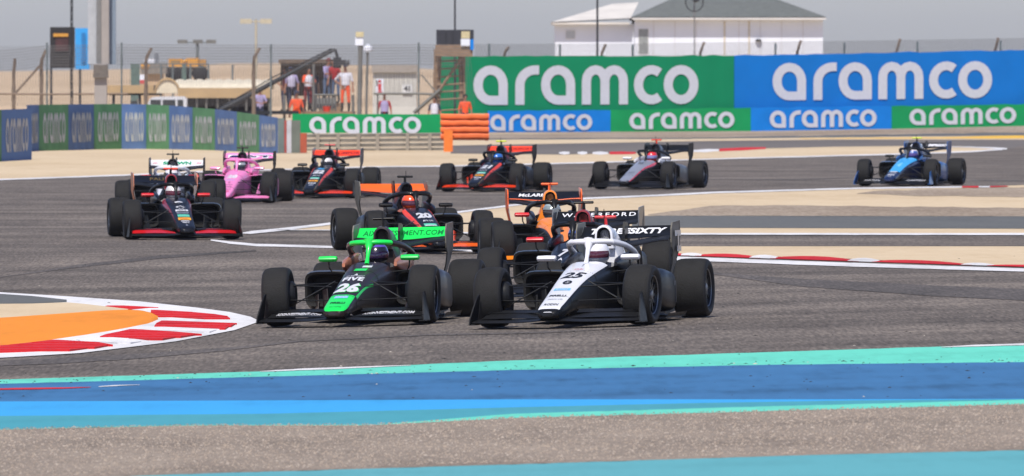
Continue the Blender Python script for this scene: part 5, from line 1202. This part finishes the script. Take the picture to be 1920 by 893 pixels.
# tents, parked vehicle and yellow plant further back
tn = thing("arched_tent", 400, 490, "cream ribbed arched tent with beige valance and open dark sides", "tent")
def arch(px0, px1, d0, d1, yb, yt, nrib):
    n = nrib * 4; S = []
    for i in range(n + 1):
        t = i / n; x0 = W(px0 + (px1 - px0) * t, 133, d0).x; q = []; lump = .06 * abs(math.sin(math.pi * nrib * t))
        for k in range(9):
            a = math.pi * k / 8; q.append((x0 - tn.location.x, (d0 + d1) / 2 - tn.location.y - (d1 - d0) / 2 * math.cos(a), W(0, yb, d0).z + (W(0, yt, d0).z - W(0, yb, d0).z + lump) * math.sin(a) ** .8))
        S.append(q)
    return MB().loft(S, 0, False, False, False)
arch(325, 508, 490, 496, 168, 151, 10).build("roof", CREAM, tn, smooth=60)
rb(334, 508, 165, 184, 489.8, .12, "valance", BEIGE, tn); rb(338, 506, 184, 0, 494, .2, "back_wall", SHADE, tn, True)  # back wall coloured near-black for the shade inside the open tent
fr = MB(); c0 = W(313, 175, 489.5) - tn.location; fr.plate([(c0.x + .46 * math.cos(t), 0, c0.z + .56 * math.sin(t)) for t in [math.pi * k / 14 for k in range(15)]], (0, .3, 0)); fr.build("arched_front", CREAM, tn, smooth=0)
MB().tube([(c0.x + .52 * math.cos(t), -.05, c0.z + .62 * math.sin(t)) for t in [math.pi * k / 14 for k in range(15)]], .05, 5).build("arch_rim", BEIGE, tn, smooth=60)
for x in (350, 369, 387, 408, 430, 462, 505): tub(tn, [foot(x, 490), W(x, 184, 490)], .05, "post", GREY_T)
t2 = thing("flat_canopy", 243, 495, "flat beige canopy left of the arched tent", "canopy"); rb(200, 288, 160, 175, 495, 4, "valance", BEIGE, t2); rb(205, 300, 175, 179, 495.2, 3.6, "painted_underside_shade", SHADE, t2)  # dark slab below the valance is the canopy's underside shade, put in as colour
for x in (213, 262): tub(t2, [foot(x, 495.5), W(x, 176, 495.5)], .06, "post", DARKM)
vh = thing("white_van", 310, 480, "white van with dark windows parked in front of the tents", "van"); VW = mat("van_white", lin(206, 208, 214), .35, coat=.4, var=.05)
def vanprof(a, b, zs): return a
x0, x1 = W(266, 133, 480).x - vh.location.x, W(350, 133, 480).x - vh.location.x
prof = [(x0, .35), (x0, .95), (x0 + .12, 1.02), (x0 + .35, 1.42), (x0 + .5, 1.50), (x1 - .12, 1.52), (x1, 1.40), (x1, .35)]
MB().plate([(a, 0, b) for a, b in prof], (0, 1.7, 0)).build("body", VW, vh, smooth=0)
for a, b in ((x0 + .36, x0 + .80), (x0 + .88, x0 + 1.42), (x0 + 1.50, x1 - .14)): MB().box(a, b, -.015, -.002, 1.02, 1.38).build("window", GLASSD, vh, smooth=0)
for a in (x0 + .38, x1 - .4):
    wv = MB().lathe([(-.1, .0), (-.1, .2), (-.08, .3), (.08, .3), (.1, .2), (.1, 0)], 'x', 18); wv.v = [(y + a, x + .12, z + .3) for x, y, z in wv.v]; wv.build("wheel", WALL, vh)
ow = thing("olive_car", 230, 478, "dark olive car nose just showing over the left wall", "car"); a0 = W(206, 133, 478).x - ow.location.x; a1 = W(258, 133, 478).x - ow.location.x
MB().plate([(a, 0, b) for a, b in ((a0, .3), (a0, .92), (a0 + .3, 1.06), (a1 - .35, 1.12), (a1, 1.42), (a1, .3))], (0, 1.6, 0)).build("body", mat("olive", lin(98, 104, 98), .4, coat=.3), ow, smooth=0); MB().box(a1 - .30, a1 - .02, -.012, -.002, 1.14, 1.34).build("window", GLASSD, ow, smooth=0)
for a in (a0 + .3, a1 - .3):
    wv = MB().lathe([(-.1, .0), (-.1, .2), (-.08, .28), (.08, .28), (.1, .2), (.1, 0)], 'x', 18); wv.v = [(y + a, x + .12, z + .28) for x, y, z in wv.v]; wv.build("wheel", WALL, ow)
YEL = mat("plant_yellow", lin(204, 146, 50), .6, var=.15, scale=1.5)
ym = thing("yellow_digger", 362, 690, "yellow construction machine behind the green fence posts", "machine"); rb(316, 342, 110, 127, 690, 2, "cab", YEL, ym); rb(349, 372, 109, 127, 690, 2, "body", YEL, ym); rb(372.5, 386, 112, 127, 690.2, 1.6, "engine_hood", mat("plant_ochre", lin(176, 130, 62), .7, var=.2), ym); rb(320, 338, 113, 120, 689.96, .05, "window", mat("dusty_glass", lin(150, 120, 70), .4), ym)
rb(318, 384, 127, 131, 690.1, 1.8, "chassis", DARKM, ym)
for x in (325, 345, 375):
    wv = MB().lathe([(-.2, 0), (-.2, .35), (-.12, .5), (.12, .5), (.2, .35), (.2, 0)], 'x', 16); q = W(x, 138, 690) - ym.location; wv.v = [(y + q.x, x_ + .2, z + q.z) for x_, y, z in wv.v]; wv.build("wheel", WALL, ym)
tub(ym, [W(341, 118, 689.9), W(350, 114, 689.9)], .12, "arm", YEL); tub(ym, [foot(350, 690.5), W(350, 128, 690.5)], .3, "mound_stand", BEIGE)
gm = thing("grey_plant", 290, 640, "grey machine with white top behind the slanted post", "machine"); rb(264, 312, 118, 139, 640, 2, "body", mat("plant_grey", lin(124, 118, 110), .8, var=.25), gm); rb(270, 290, 111, 118, 640.1, 1.5, "white_top", RENDER, gm); rb(264, 280, 120, 128, 639.95, .1, "yellow_patch", YEL, gm); rb(289, 297, 100, 118, 640.3, .3, "funnel", mat("funnel", lin(110, 116, 124), .6), gm); rb(268, 306, 139, 0, 640.3, 1.2, "stand", mat("stand_sand", lin(186, 160, 128), .9), gm, True)
gp = thing("green_fence", 320, 600, "green posted fence with wide gate posts before the yellow machine", "fence")
for x0, x1, y0, y1 in ((245, 262, 119, 156), (341, 349, 119, 147)): rb(x0, x1, y0, 0, 600, .2, "gate_post", mat("gate_green", lin(84, 104, 98), .8, var=.2), gp, True)
for x in (302, 324, 357, 391, 436): tub(gp, [foot(x, 600), W(x, 121, 600)], .05, "post", POST_G)
for y in (120, 126): tub(gp, [W(247, y, 600), W(392, y, 600)], .025, "wire", POST_G, 4)
cn = thing("rubbish_pile", 268, 560, "red and white striped crate beside the green gate post", "crate"); rb(262, 274, 140, 150, 560, .6, "white_half", RENDER, cn); rb(262, 274, 150.2, 157, 560, .6, "red_half", mat("crate_red", lin(190, 70, 70), .7), cn); rb(262.5, 273.5, 157.2, 0, 560.02, .5, "base", mat("stand_sand", (0, 0, 0)), cn, True)
# ------------------------------------------------------------------ thin dust haze round the whole place
hz = MB().box(-720, 720, -80, 3040, -1.6, 16.5).build("haze", None, smooth=0, kind='stuff')
hm = bpy.data.materials.new("haze"); hm.use_nodes = True; t = hm.node_tree
for n_ in list(t.nodes):
    if n_.type != 'OUTPUT_MATERIAL': t.nodes.remove(n_)
pv = t.nodes.new("ShaderNodeVolumePrincipled"); pv.inputs["Color"].default_value = (.80, .80, .88, 1); pv.inputs["Density"].default_value = .00008; pv.inputs["Anisotropy"].default_value = .2
t.links.new(pv.outputs[0], t.nodes["Material Output"].inputs["Volume"]); hz.data.materials.clear(); hz.data.materials.append(hm)
